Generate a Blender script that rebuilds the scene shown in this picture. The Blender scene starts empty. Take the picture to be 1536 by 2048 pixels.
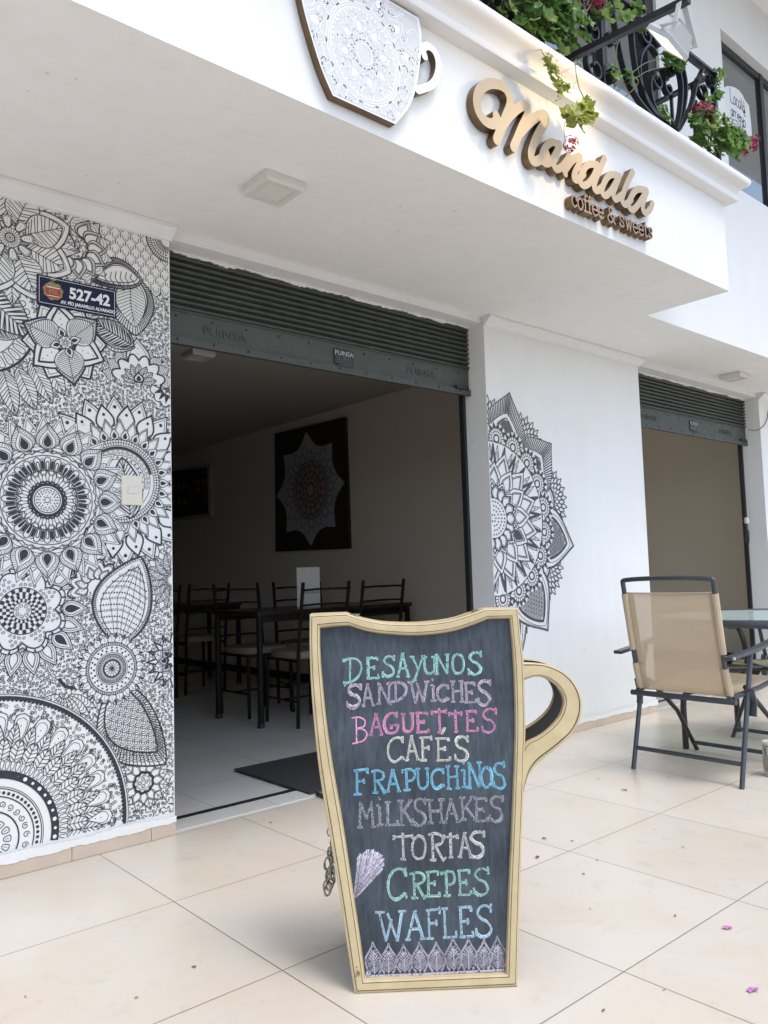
import bpy, bmesh, math, random
import numpy as np
from mathutils import Vector, Matrix

# ------------------------------------------------------------------ camera, sky, sun, exposure
scene = bpy.context.scene
COL = scene.collection
CAM_LOC=(-1.1597,-2.3753,0.9936); CAM_YAW=0.71670; CAM_PITCH=0.07650; CAM_ROLL=-0.03021; CAM_LENS=37.4035
def setup_camera():
    F = Vector((math.sin(CAM_YAW)*math.cos(CAM_PITCH), math.cos(CAM_YAW)*math.cos(CAM_PITCH), math.sin(CAM_PITCH)))
    Rr = Vector((math.cos(CAM_YAW), -math.sin(CAM_YAW), 0)); U = Rr.cross(F)
    R2 = Rr*math.cos(CAM_ROLL)+U*math.sin(CAM_ROLL); U2 = -Rr*math.sin(CAM_ROLL)+U*math.cos(CAM_ROLL)
    m = Matrix((R2, U2, -F)).transposed().to_4x4(); m.translation = Vector(CAM_LOC)
    cd = bpy.data.cameras.new('camera'); cd.sensor_fit = 'HORIZONTAL'; cd.sensor_width = 36; cd.lens = CAM_LENS
    cd.clip_start = .05; cd.clip_end = 2000
    c = bpy.data.objects.new('camera', cd); c.matrix_world = m; COL.objects.link(c); scene.camera = c
setup_camera()

SUN_EL, SUN_AZ = math.radians(66), math.radians(172)      # azimuth measured clockwise from +y
SKY_STRENGTH, SUN_STRENGTH, EXPOSURE = .14, .75, 1.2
world = bpy.data.worlds.new('World'); scene.world = world; world.use_nodes = True
nt = world.node_tree; bg = nt.nodes['Background']
sky = nt.nodes.new('ShaderNodeTexSky'); sky.sky_type = 'NISHITA'; sky.sun_disc = False
sky.sun_elevation = SUN_EL; sky.sun_rotation = SUN_AZ; sky.air_density = 1.0; sky.dust_density = 1.5; sky.ozone_density = 1.5
hs = nt.nodes.new('ShaderNodeHueSaturation'); hs.inputs['Saturation'].default_value = .7      # thin cloud whitens the sky
nt.links.new(sky.outputs[0], hs.inputs['Color']); nt.links.new(hs.outputs[0], bg.inputs[0]); bg.inputs[1].default_value = SKY_STRENGTH
sl = bpy.data.lights.new('sun', 'SUN'); sl.energy = SUN_STRENGTH; sl.angle = math.radians(20); sl.color = (1, .975, .94)
so = bpy.data.objects.new('sun', sl); COL.objects.link(so)
sd = Vector((math.sin(SUN_AZ)*math.cos(SUN_EL), math.cos(SUN_AZ)*math.cos(SUN_EL), math.sin(SUN_EL)))
so.rotation_euler = sd.to_track_quat('Z', 'Y').to_euler(); so.location = sd*20
vs = scene.view_settings; vs.view_transform = 'Standard'; vs.look = 'None'; vs.gamma = 1; vs.exposure = EXPOSURE
vs.use_curve_mapping = False
scene.cycles.max_bounces = 10; scene.cycles.diffuse_bounces = 6; scene.cycles.transparent_max_bounces = 16

# ------------------------------------------------------------------ materials
def srgb(r, g, b):
    f = lambda c: (c/255/12.92 if c/255 <= .04045 else ((c/255+.055)/1.055)**2.4)
    return (f(r), f(g), f(b), 1)
def mat(name, col, rough=.6, metal=0, spec=.5, noise=0, nscale=8, bump=0, bscale=60, dark=None):
    m = bpy.data.materials.new(name); m.use_nodes = True; t = m.node_tree; b = t.nodes['Principled BSDF']
    c = tuple(col)[:3]+(1,)
    b.inputs['Base Color'].default_value = c; b.inputs['Roughness'].default_value = rough
    b.inputs['Metallic'].default_value = metal; b.inputs['Specular IOR Level'].default_value = spec
    tc = t.nodes.new('ShaderNodeTexCoord')
    if noise:
        n = t.nodes.new('ShaderNodeTexNoise'); n.inputs['Scale'].default_value = nscale; n.inputs['Detail'].default_value = 6
        n.inputs['Roughness'].default_value = .65
        t.links.new(tc.outputs['Object'], n.inputs['Vector'])
        r = t.nodes.new('ShaderNodeValToRGB'); r.color_ramp.elements[0].position = .3; r.color_ramp.elements[1].position = .7
        d = dark if dark else tuple(x*(1-noise) for x in c[:3])
        r.color_ramp.elements[0].color = tuple(d)[:3]+(1,); r.color_ramp.elements[1].color = c
        t.links.new(n.outputs['Fac'], r.inputs['Fac']); t.links.new(r.outputs['Color'], b.inputs['Base Color'])
    if bump:
        n2 = t.nodes.new('ShaderNodeTexNoise'); n2.inputs['Scale'].default_value = bscale; n2.inputs['Detail'].default_value = 5
        t.links.new(tc.outputs['Object'], n2.inputs['Vector'])
        bp = t.nodes.new('ShaderNodeBump'); bp.inputs['Strength'].default_value = bump; bp.inputs['Distance'].default_value = .004
        t.links.new(n2.outputs['Fac'], bp.inputs['Height']); t.links.new(bp.outputs['Normal'], b.inputs['Normal'])
    return m

def tile_mat(name, col, grout, size, rough, var=.05, stain=.12, mort=.0016, warm=None):
    m = bpy.data.materials.new(name); m.use_nodes = True; t = m.node_tree; b = t.nodes['Principled BSDF']; L = t.links.new
    tc = t.nodes.new('ShaderNodeTexCoord')
    br = t.nodes.new('ShaderNodeTexBrick'); br.offset = 0; br.squash = 1
    br.inputs['Scale'].default_value = 1; br.inputs['Mortar Size'].default_value = mort; br.inputs['Mortar Smooth'].default_value = .2
    br.inputs['Brick Width'].default_value = size; br.inputs['Row Height'].default_value = size; br.inputs['Bias'].default_value = 0
    br.inputs['Color1'].default_value = tuple(col)+(1,); br.inputs['Color2'].default_value = tuple(x*(1-var) for x in col)+(1,)
    br.inputs['Mortar'].default_value = tuple(grout)+(1,)
    L(tc.outputs['Object'], br.inputs['Vector'])
    def noise(scale, det, lo, hi, dst_lo):
        n = t.nodes.new('ShaderNodeTexNoise'); n.inputs['Scale'].default_value = scale; n.inputs['Detail'].default_value = det
        n.inputs['Roughness'].default_value = .6; n.inputs['Distortion'].default_value = .6
        L(tc.outputs['Object'], n.inputs['Vector'])
        r = t.nodes.new('ShaderNodeValToRGB'); r.color_ramp.elements[0].position = lo; r.color_ramp.elements[1].position = hi
        r.color_ramp.elements[0].color = dst_lo; r.color_ramp.elements[1].color = (1, 1, 1, 1)
        L(n.outputs['Fac'], r.inputs['Fac']); return r.outputs['Color']
    w = warm or (1-stain*.7, 1-stain, 1-stain*1.3)
    cur = br.outputs['Color']
    for o in (noise(2.2, 5, .35, .62, tuple(w)+(1,)), noise(11, 8, .28, .42, (1-stain*.9, 1-stain*.9, 1-stain*.85, 1)), noise(70, 3, .2, .32, (.8, .78, .76, 1))):
        mx = t.nodes.new('ShaderNodeMix'); mx.data_type = 'RGBA'; mx.blend_type = 'MULTIPLY'; mx.inputs[0].default_value = 1
        L(cur, mx.inputs[6]); L(o, mx.inputs[7]); cur = mx.outputs[2]
    L(cur, b.inputs['Base Color'])
    n = t.nodes.new('ShaderNodeTexNoise'); n.inputs['Scale'].default_value = 5; n.inputs['Detail'].default_value = 6
    L(tc.outputs['Object'], n.inputs['Vector'])
    mr = t.nodes.new('ShaderNodeMapRange'); mr.inputs[3].default_value = rough-.07; mr.inputs[4].default_value = rough+.1
    L(n.outputs['Fac'], mr.inputs[0]); L(mr.outputs[0], b.inputs['Roughness'])
    bp = t.nodes.new('ShaderNodeBump'); bp.inputs['Strength'].default_value = .5; bp.inputs['Distance'].default_value = .001; bp.invert = True
    L(br.outputs['Fac'], bp.inputs['Height']); L(bp.outputs['Normal'], b.inputs['Normal'])
    return m

def chalk_mat(name, col, keep=.62, scale=330):
    m = bpy.data.materials.new(name); m.use_nodes = True; t = m.node_tree; L = t.links.new
    b = t.nodes['Principled BSDF']; b.inputs['Base Color'].default_value = tuple(col)[:3]+(1,); b.inputs['Roughness'].default_value = 1
    b.inputs['Specular IOR Level'].default_value = 0
    tc = t.nodes.new('ShaderNodeTexCoord'); mp = t.nodes.new('ShaderNodeMapping'); mp.inputs['Scale'].default_value = (1, 1, .55)
    L(tc.outputs['Object'], mp.inputs['Vector'])
    n = t.nodes.new('ShaderNodeTexNoise'); n.inputs['Scale'].default_value = scale; n.inputs['Detail'].default_value = 3
    L(mp.outputs['Vector'], n.inputs['Vector'])
    r = t.nodes.new('ShaderNodeMapRange'); r.inputs[1].default_value = .64-keep*.4; r.inputs[2].default_value = .74-keep*.4
    L(n.outputs['Fac'], r.inputs[0])
    tr = t.nodes.new('ShaderNodeBsdfTransparent'); mx = t.nodes.new('ShaderNodeMixShader')
    L(r.outputs[0], mx.inputs[0]); L(tr.outputs[0], mx.inputs[1]); L(b.outputs[0], mx.inputs[2])
    L(mx.outputs[0], t.nodes['Material Output'].inputs['Surface'])
    return m

def leaf_mat(name, cols, trans=.35):
    m = bpy.data.materials.new(name); m.use_nodes = True; t = m.node_tree; L = t.links.new
    b = t.nodes['Principled BSDF']; b.inputs['Roughness'].default_value = .45
    g = t.nodes.new('ShaderNodeNewGeometry'); r = t.nodes.new('ShaderNodeValToRGB')
    els = r.color_ramp.elements
    els[0].color = cols[0]; els[1].color = cols[-1]
    for i, c in enumerate(cols[1:-1]):
        e = els.new((i+1)/(len(cols)-1)); e.color = c
    L(g.outputs['Random Per Island'], r.inputs['Fac'])
    tc = t.nodes.new('ShaderNodeTexCoord'); n = t.nodes.new('ShaderNodeTexNoise'); n.inputs['Scale'].default_value = 90; n.inputs['Detail'].default_value = 3
    L(tc.outputs['Object'], n.inputs['Vector'])
    mx = t.nodes.new('ShaderNodeMix'); mx.data_type = 'RGBA'; mx.blend_type = 'MULTIPLY'; mx.inputs[0].default_value = .55
    L(r.outputs['Color'], mx.inputs[6]); L(n.outputs['Fac'], mx.inputs[7])
    L(mx.outputs[2], b.inputs['Base Color'])
    tl = t.nodes.new('ShaderNodeBsdfTranslucent'); L(mx.outputs[2], tl.inputs['Color'])
    ms = t.nodes.new('ShaderNodeMixShader'); ms.inputs[0].default_value = trans
    L(b.outputs[0], ms.inputs[1]); L(tl.outputs[0], ms.inputs[2]); L(ms.outputs[0], t.nodes['Material Output'].inputs['Surface'])
    return m

def see_through(name, col, alpha, rough=.9, weave=0):
    m = bpy.data.materials.new(name); m.use_nodes = True; t = m.node_tree; L = t.links.new
    b = t.nodes['Principled BSDF']; b.inputs['Base Color'].default_value = tuple(col)[:3]+(1,); b.inputs['Roughness'].default_value = rough
    b.inputs['Specular IOR Level'].default_value = .1
    tl = t.nodes.new('ShaderNodeBsdfTranslucent'); tl.inputs['Color'].default_value = tuple(col)[:3]+(1,)
    m1 = t.nodes.new('ShaderNodeMixShader'); m1.inputs[0].default_value = .35; L(b.outputs[0], m1.inputs[1]); L(tl.outputs[0], m1.inputs[2])
    tr = t.nodes.new('ShaderNodeBsdfTransparent'); mx = t.nodes.new('ShaderNodeMixShader'); mx.inputs[0].default_value = alpha
    L(tr.outputs[0], mx.inputs[1]); L(m1.outputs[0], mx.inputs[2]); L(mx.outputs[0], t.nodes['Material Output'].inputs['Surface'])
    return m

def emit(name, col, s):
    m = bpy.data.materials.new(name); m.use_nodes = True; b = m.node_tree.nodes['Principled BSDF']
    b.inputs['Base Color'].default_value = (.8, .8, .8, 1)
    b.inputs['Emission Color'].default_value = tuple(col)[:3]+(1,); b.inputs['Emission Strength'].default_value = s
    return m

def weathered(m, amount=.98):
    t = m.node_tree; L = t.links.new; b = t.nodes['Principled BSDF']; src = b.inputs['Base Color'].links[0].from_socket
    tc = t.nodes.new('ShaderNodeTexCoord'); mp = t.nodes.new('ShaderNodeMapping'); mp.inputs['Scale'].default_value = (9, 9, .9); L(tc.outputs['Object'], mp.inputs['Vector'])
    n = t.nodes.new('ShaderNodeTexNoise'); n.inputs['Scale'].default_value = 1.5; n.inputs['Detail'].default_value = 7; n.inputs['Roughness'].default_value = .7; L(mp.outputs[0], n.inputs['Vector'])
    r = t.nodes.new('ShaderNodeValToRGB'); r.color_ramp.elements[0].position = .33; r.color_ramp.elements[1].position = .55
    r.color_ramp.elements[0].color = (amount, amount*.995, amount*.98, 1); r.color_ramp.elements[1].color = (1, 1, 1, 1); L(n.outputs['Fac'], r.inputs['Fac'])
    n3 = t.nodes.new('ShaderNodeTexNoise'); n3.inputs['Scale'].default_value = 28; n3.inputs['Detail'].default_value = 2; L(tc.outputs['Object'], n3.inputs['Vector'])
    r3 = t.nodes.new('ShaderNodeValToRGB'); r3.color_ramp.elements[0].position = .235; r3.color_ramp.elements[1].position = .26
    r3.color_ramp.elements[0].color = (.80, .79, .77, 1); r3.color_ramp.elements[1].color = (1, 1, 1, 1); L(n3.outputs['Fac'], r3.inputs['Fac'])
    cur = src
    for o in (r.outputs['Color'], r3.outputs['Color']):
        x = t.nodes.new('ShaderNodeMix'); x.data_type = 'RGBA'; x.blend_type = 'MULTIPLY'; x.inputs[0].default_value = 1; L(cur, x.inputs[6]); L(o, x.inputs[7]); cur = x.outputs[2]
    L(cur, b.inputs['Base Color']); return m

M = {}
M['paint'] = mat('white_wall_paint', (.80, .80, .79), .75, noise=.05, nscale=1.7, bump=.25, bscale=14)
M['soffit'] = mat('white_ceiling_paint', (.86, .85, .83), .85, noise=.055, nscale=1.4, bump=.3, bscale=9)
weathered(M['paint']); weathered(M['soffit'], .97)
M['trim'] = mat('cream_moulding_paint', (.78, .765, .74), .6, noise=.04, nscale=6)
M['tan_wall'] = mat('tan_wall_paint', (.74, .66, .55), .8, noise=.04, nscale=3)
M['dimmed_wall'] = mat('dimmed_wall_paint', (.06, .048, .038), .8, noise=.04, nscale=3)  # shade of the deep room put into the wall colour; cuts bounce light
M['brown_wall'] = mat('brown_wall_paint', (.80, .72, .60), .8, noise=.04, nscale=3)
M['brightened_ceiling'] = mat('brightened_ceiling_paint', (.78, .76, .72), .9)  # paler than the cafe ceiling so it bounces more light into the shop
M['dimmed_ceiling'] = mat('dimmed_ceiling_paint', (.44, .40, .35), .9)  # cafe dimness put into the ceiling colour
M['terrace'] = tile_mat('cream_porcelain_tile', (.645, .59, .52), (.22, .19, .15), .6, .30, var=.06, stain=.13, mort=.0019, warm=(.96, .925, .86))
M['white_tile'] = tile_mat('white_porcelain_tile', (.70, .69, .66), (.30, .29, .27), .6, .16, stain=.05)
M['skirt'] = mat('beige_skirting_tile', (.60, .49, .39), .4, noise=.12, nscale=9)
M['plaster'] = mat('smeared_white_plaster', (.78, .77, .75), .9, bump=.4, bscale=80)
M['asphalt'] = mat('street_asphalt', (.22, .215, .21), .95, noise=.3, nscale=3)
M['ink'] = mat('mural_ink', (.022, .021, .033), .7, noise=.3, nscale=40, dark=(.04, .038, .055))
M['ink_grey'] = mat('pillar_ink', (.050, .050, .062), .7, noise=.4, nscale=60, dark=(.085, .085, .10))
M['mural_white'] = mat('mural_white', (.80, .80, .79), .75)
M['shutter'] = mat('grey_green_shutter_steel', (.068, .076, .068), .42, metal=.25, noise=.35, nscale=14)
M['shutter_panel'] = mat('grey_green_panel_steel', (.064, .074, .066), .55, metal=0, noise=.25, nscale=20, bump=.1, bscale=25)
M['black'] = mat('black_metal', (.018, .018, .02), .45)
M['iron'] = mat('black_wrought_iron', (.016, .018, .024), .42, noise=.4, nscale=40)
def tinted_glass():
    m = bpy.data.materials.new('tinted_window_glass'); m.use_nodes = True; t = m.node_tree; b = t.nodes['Principled BSDF']
    b.inputs['Base Color'].default_value = (.03, .036, .036, 1); b.inputs['Roughness'].default_value = .05
    g = t.nodes.new('ShaderNodeBsdfGlossy'); g.inputs['Roughness'].default_value = .02; g.inputs['Color'].default_value = (.75, .85, .92, 1)
    x = t.nodes.new('ShaderNodeMixShader'); x.inputs[0].default_value = .26
    t.links.new(b.outputs[0], x.inputs[1]); t.links.new(g.outputs[0], x.inputs[2]); t.links.new(x.outputs[0], t.nodes['Material Output'].inputs['Surface']); return m
M['dark_glass'] = tinted_glass()
M['bronze'] = mat('bronze_letter_side', (.20, .125, .062), .38, metal=.55, noise=.35, nscale=18)
M['beige_face'] = mat('beige_letter_face', (.47, .37, .25), .5, metal=.05, noise=.08, nscale=10)
M['brown_face'] = mat('brown_small_letter', (.29, .20, .135), .5)
M['cup_face'] = mat('white_cup_face', (.80, .81, .82), .45)
M['cup_grey'] = mat('pale_grey_print', (.62, .62, .61), .5)
M['board'] = None
M['cream'] = mat('cream_frame_paint', (.56, .455, .27), .5, noise=.16, nscale=22, bump=.15, bscale=50, dark=(.47, .365, .20))
M['groove'] = mat('dirty_groove', (.30, .22, .115), .8, noise=.5, nscale=30)
M['chain'] = mat('chain_steel', (.36, .33, .30), .32, metal=.9, noise=.4, nscale=60)
M['plate_blue'] = mat('navy_enamel', (.010, .012, .045), .5, spec=.25)
M['plate_white'] = mat('white_print', (.78, .78, .8), .5)
M['red'] = mat('red_print', (.45, .03, .03), .5)
M['gold'] = mat('olive_gold_print', (.33, .28, .11), .5, noise=.5, nscale=120)
M['plastic'] = mat('ivory_plastic', (.70, .66, .55), .4)
M['lamp_white'] = mat('lamp_white_plastic', (.66, .65, .61), .4)
M['lamp_diff'] = mat('lamp_diffuser', (.76, .75, .68), .35, noise=.12, nscale=14)
M['wood_dark'] = mat('dark_chair_metal', (.012, .009, .008), .6, spec=.2)
M['cushion'] = mat('taupe_seat_cushion', (.23, .17, .145), .9)
M['tabletop_in'] = mat('dark_table_top', (.03, .02, .016), .25)
M['canvas'] = mat('black_brown_canvas', (.03, .02, .017), .7)
M['silver'] = mat('silver_grey_paint', (.42, .42, .46), .6, noise=.1)
M['ochre'] = mat('ochre_paint', (.38, .29, .27), .7)
M['frame_grey'] = mat('pale_picture_frame', (.45, .44, .42), .5)
M['mat_dark'] = mat('charcoal_doormat', (.045, .045, .045), 1, noise=.6, nscale=140, bump=.8, bscale=220)
M['menu'] = mat('menu_card', (.60, .57, .53), .4)
M['gun'] = mat('slate_grey_tube', (.075, .085, .10), .32, metal=.35, noise=.15, nscale=20)
M['gun_dark'] = mat('dark_brown_tube', (.035, .030, .030), .35, metal=.3)
M['sling'] = see_through('tan_sling_fabric', (.72, .60, .45), .62)
M['sling_hem'] = mat('tan_sling_hem', (.55, .44, .31), .9, noise=.12, nscale=60)
M['alu'] = mat('bare_aluminium', (.7, .7, .7), .3, metal=.8)
M['flood'] = mat('white_cast_housing', (.52, .54, .54), .38, noise=.06, nscale=30)
M['leaf'] = leaf_mat('geranium_leaf', [(.11, .24, .06, 1), (.17, .34, .08, 1), (.26, .45, .11, 1), (.42, .56, .18, 1)])
M['leaf_y'] = leaf_mat('yellowing_leaf', [(.22, .34, .06, 1), (.38, .46, .10, 1), (.55, .56, .20, 1)])
M['petal'] = leaf_mat('red_petal', [(.36, .008, .05, 1), (.46, .014, .07, 1), (.52, .03, .11, 1)], .15)
M['stem'] = mat('green_stem', (.16, .20, .07), .6)
M['stem_b'] = mat('brown_stem', (.20, .13, .08), .7)
M['terracotta'] = mat('terracotta_pot', (.22, .085, .055), .85, noise=.2, nscale=12)
M['pot'] = M['terracotta']
M['card'] = mat('white_card', (.75, .76, .78), .8)
M['penink'] = mat('black_marker', (.02, .02, .03), .7)
M['magenta'] = mat('magenta_petal', (.48, .17, .40), .7)
M['dryred'] = mat('dry_red_petal', (.22, .03, .05), .8)
M['drybrown'] = mat('dry_leaf_scrap', (.16, .10, .07), .9)
M['cable'] = mat('black_cable', (.012, .012, .014), .5)
M['can'] = mat('printed_can', (.62, .58, .50), .4, metal=.3)
def glass(name, col, rough=.02):
    m = bpy.data.materials.new(name); m.use_nodes = True; t = m.node_tree; L = t.links.new
    gl = t.nodes.new('ShaderNodeBsdfGlossy'); gl.inputs['Roughness'].default_value = rough; gl.inputs['Color'].default_value = (.9, .95, .95, 1)
    tr = t.nodes.new('ShaderNodeBsdfTransparent'); tr.inputs['Color'].default_value = tuple(col)+(1,)
    fr = t.nodes.new('ShaderNodeFresnel'); fr.inputs['IOR'].default_value = 1.5
    mx = t.nodes.new('ShaderNodeMixShader'); L(fr.outputs[0], mx.inputs[0]); L(tr.outputs[0], mx.inputs[1]); L(gl.outputs[0], mx.inputs[2])
    df = t.nodes.new('ShaderNodeBsdfDiffuse'); df.inputs['Color'].default_value = (.62, .74, .70, 1); m2 = t.nodes.new('ShaderNodeMixShader'); m2.inputs[0].default_value = .30  # pale diffuse layer painted in for the bright reflection on the glass
    L(mx.outputs[0], m2.inputs[1]); L(df.outputs[0], m2.inputs[2]); L(m2.outputs[0], t.nodes['Material Output'].inputs['Surface']); return m
M['table_glass'] = glass('green_glass_painted_sheen', (.72, .82, .80))
def board_mat():
    m = bpy.data.materials.new('blackboard_slate'); m.use_nodes = True; t = m.node_tree; L = t.links.new; b = t.nodes['Principled BSDF']
    b.inputs['Roughness'].default_value = .62; b.inputs['Specular IOR Level'].default_value = .35
    tc = t.nodes.new('ShaderNodeTexCoord')
    mp = t.nodes.new('ShaderNodeMapping'); mp.inputs['Scale'].default_value = (60, 60, 5); L(tc.outputs['Object'], mp.inputs['Vector'])
    n = t.nodes.new('ShaderNodeTexNoise'); n.inputs['Scale'].default_value = 1.6; n.inputs['Detail'].default_value = 8; n.inputs['Roughness'].default_value = .7; L(mp.outputs[0], n.inputs['Vector'])
    n2 = t.nodes.new('ShaderNodeTexNoise'); n2.inputs['Scale'].default_value = 5.5; n2.inputs['Detail'].default_value = 6; L(tc.outputs['Object'], n2.inputs['Vector'])
    ml = t.nodes.new('ShaderNodeMath'); ml.operation = 'MULTIPLY'; L(n.outputs['Fac'], ml.inputs[0]); L(n2.outputs['Fac'], ml.inputs[1])
    r = t.nodes.new('ShaderNodeValToRGB'); e = r.color_ramp.elements
    e[0].position = .14; e[0].color = (.022, .030, .040, 1); e[1].position = .52; e[1].color = (.105, .128, .148, 1)
    L(ml.outputs[0], r.inputs['Fac']); L(r.outputs['Color'], b.inputs['Base Color'])
    return m
M['board'] = board_mat()

# ------------------------------------------------------------------ helpers
class MB:
    def __init__(s): s.v = []; s.f = []; s.mi = []
    def add(s, vs, fs, mi=0):
        o = len(s.v); s.v += [tuple(map(float, p)) for p in vs]; s.f += [tuple(i+o for i in f) for f in fs]; s.mi += [mi]*len(fs); return s
    def box(s, a, b, mi=0):
        x0, y0, z0 = a; x1, y1, z1 = b
        vs = [(x0, y0, z0), (x1, y0, z0), (x1, y1, z0), (x0, y1, z0), (x0, y0, z1), (x1, y0, z1), (x1, y1, z1), (x0, y1, z1)]
        return s.add(vs, [(0, 3, 2, 1), (4, 5, 6, 7), (0, 1, 5, 4), (1, 2, 6, 5), (2, 3, 7, 6), (3, 0, 4, 7)], mi)
    def prism(s, poly, fn, d0, d1, mi=0, side=None):
        """poly in 2D, fn(a, b, d) -> 3D point; caps at d0 and d1."""
        n = len(poly); vs = [fn(a, b, d0) for a, b in poly]+[fn(a, b, d1) for a, b in poly]
        s.add(vs, [tuple(range(n-1, -1, -1)), tuple(range(n, 2*n))], mi)
        o = len(s.v)-2*n; fs = [(o+i, o+(i+1) % n, o+n+(i+1) % n, o+n+i) for i in range(n)]
        s.f += fs; s.mi += [mi if side is None else side]*n; return s
    def tube(s, pts, r, n=8, mi=0, cap=True, flat=None):
        """round tube along pts; flat=(rx, ry) for an elliptical/flat section, ry along 'up'."""
        P = [Vector(p) for p in pts]; N = len(P); vs = []; up = None
        rr = r if isinstance(r, (list, tuple)) else [r]*N
        for i in range(N):
            t = (P[min(i+1, N-1)]-P[max(i-1, 0)]).normalized()
            if up is None:
                up = Vector((0, 0, 1)) if abs(t.z) < .9 else Vector((0, 1, 0))
            a = t.cross(up);
            if a.length < 1e-6: a = t.cross(Vector((1, 0, 0)))
            a.normalize(); up = a.cross(t).normalized()
            for k in range(n):
                an = 2*math.pi*(k+.5)/n
                ca, sa = math.cos(an), math.sin(an)
                if flat:
                    q = max(abs(ca), abs(sa)); ca /= q; sa /= q
                    vs.append(P[i]+a*ca*flat[0]+up*sa*flat[1])
                else: vs.append(P[i]+(a*ca+up*sa)*rr[i])
        fs = [(i*n+k, i*n+(k+1) % n, (i+1)*n+(k+1) % n, (i+1)*n+k) for i in range(N-1) for k in range(n)]
        if cap: fs += [tuple(range(n-1, -1, -1)), tuple((N-1)*n+k for k in range(n))]
        return s.add(vs, fs, mi)
    def lathe(s, prof, n=24, mi=0, c=(0, 0, 0)):
        vs = []; m = len(prof)
        for k in range(n):
            a = 2*math.pi*k/n
            vs += [(c[0]+r*math.cos(a), c[1]+r*math.sin(a), c[2]+z) for r, z in prof]
        fs = [(k*m+j, ((k+1) % n)*m+j, ((k+1) % n)*m+j+1, k*m+j+1) for k in range(n) for j in range(m-1)]
        return s.add(vs, fs, mi)
    def build(s, name, mats, parent=None, smooth=False, bevel=0, at=None, angle=40):
        me = bpy.data.meshes.new(name)
        off = Vector(at) if at else Vector((0, 0, 0))
        me.from_pydata([tuple(Vector(p)-off) for p in s.v], [], s.f)
        ms = mats if isinstance(mats, (list, tuple)) else [mats]
        for m in ms: me.materials.append(m)
        if len(ms) > 1: me.polygons.foreach_set('material_index', s.mi)
        if smooth: me.polygons.foreach_set('use_smooth', [True]*len(me.polygons)); me.set_sharp_from_angle(angle=math.radians(angle))
        me.update(); o = bpy.data.objects.new(name, me); COL.objects.link(o)
        if at: o.location = off
        if parent: o.parent = parent
        if bevel:
            b = o.modifiers.new('bevel', 'BEVEL'); b.width = bevel; b.segments = 2; b.limit_method = 'ANGLE'; b.angle_limit = math.radians(35)
        return o
def tag(o, label=None, cat=None, group=None, kind=None):
    if label: o['label'] = label
    if cat: o['category'] = cat
    if group: o['group'] = group
    if kind: o['kind'] = kind
    return o
def thing(name, label, cat, loc=(0, 0, 0), rz=0, group=None):
    o = bpy.data.objects.new(name, None); COL.objects.link(o); o.location = loc; o.rotation_euler = (0, 0, rz); o.empty_display_size = .1
    return tag(o, label, cat, group)
def copy_tree(o, parent=None):
    c = o.copy(); COL.objects.link(c)
    if parent: c.parent = parent
    for ch in list(o.children): copy_tree(ch, c)
    return c
def wall_fn(y):                 # draw on a plane facing -y, d grows towards the viewer
    return lambda a, b, d: (a, y-d, b)
def catmull(P, n=8, closed=False):
    P = np.array(P, float); N = len(P); out = []
    rng = range(N) if closed else range(N-1)
    for i in rng:
        if closed: p0, p1, p2, p3 = P[(i-1) % N], P[i], P[(i+1) % N], P[(i+2) % N]
        else: p0, p1, p2, p3 = P[max(i-1, 0)], P[i], P[i+1], P[min(i+2, N-1)]
        for k in range(n):
            t = k/n
            out.append(.5*((2*p1)+(-p0+p2)*t+(2*p0-5*p1+4*p2-p3)*t*t+(-p0+3*p1-3*p2+p3)*t**3))
    if not closed: out.append(P[-1])
    return np.array(out)

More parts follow.
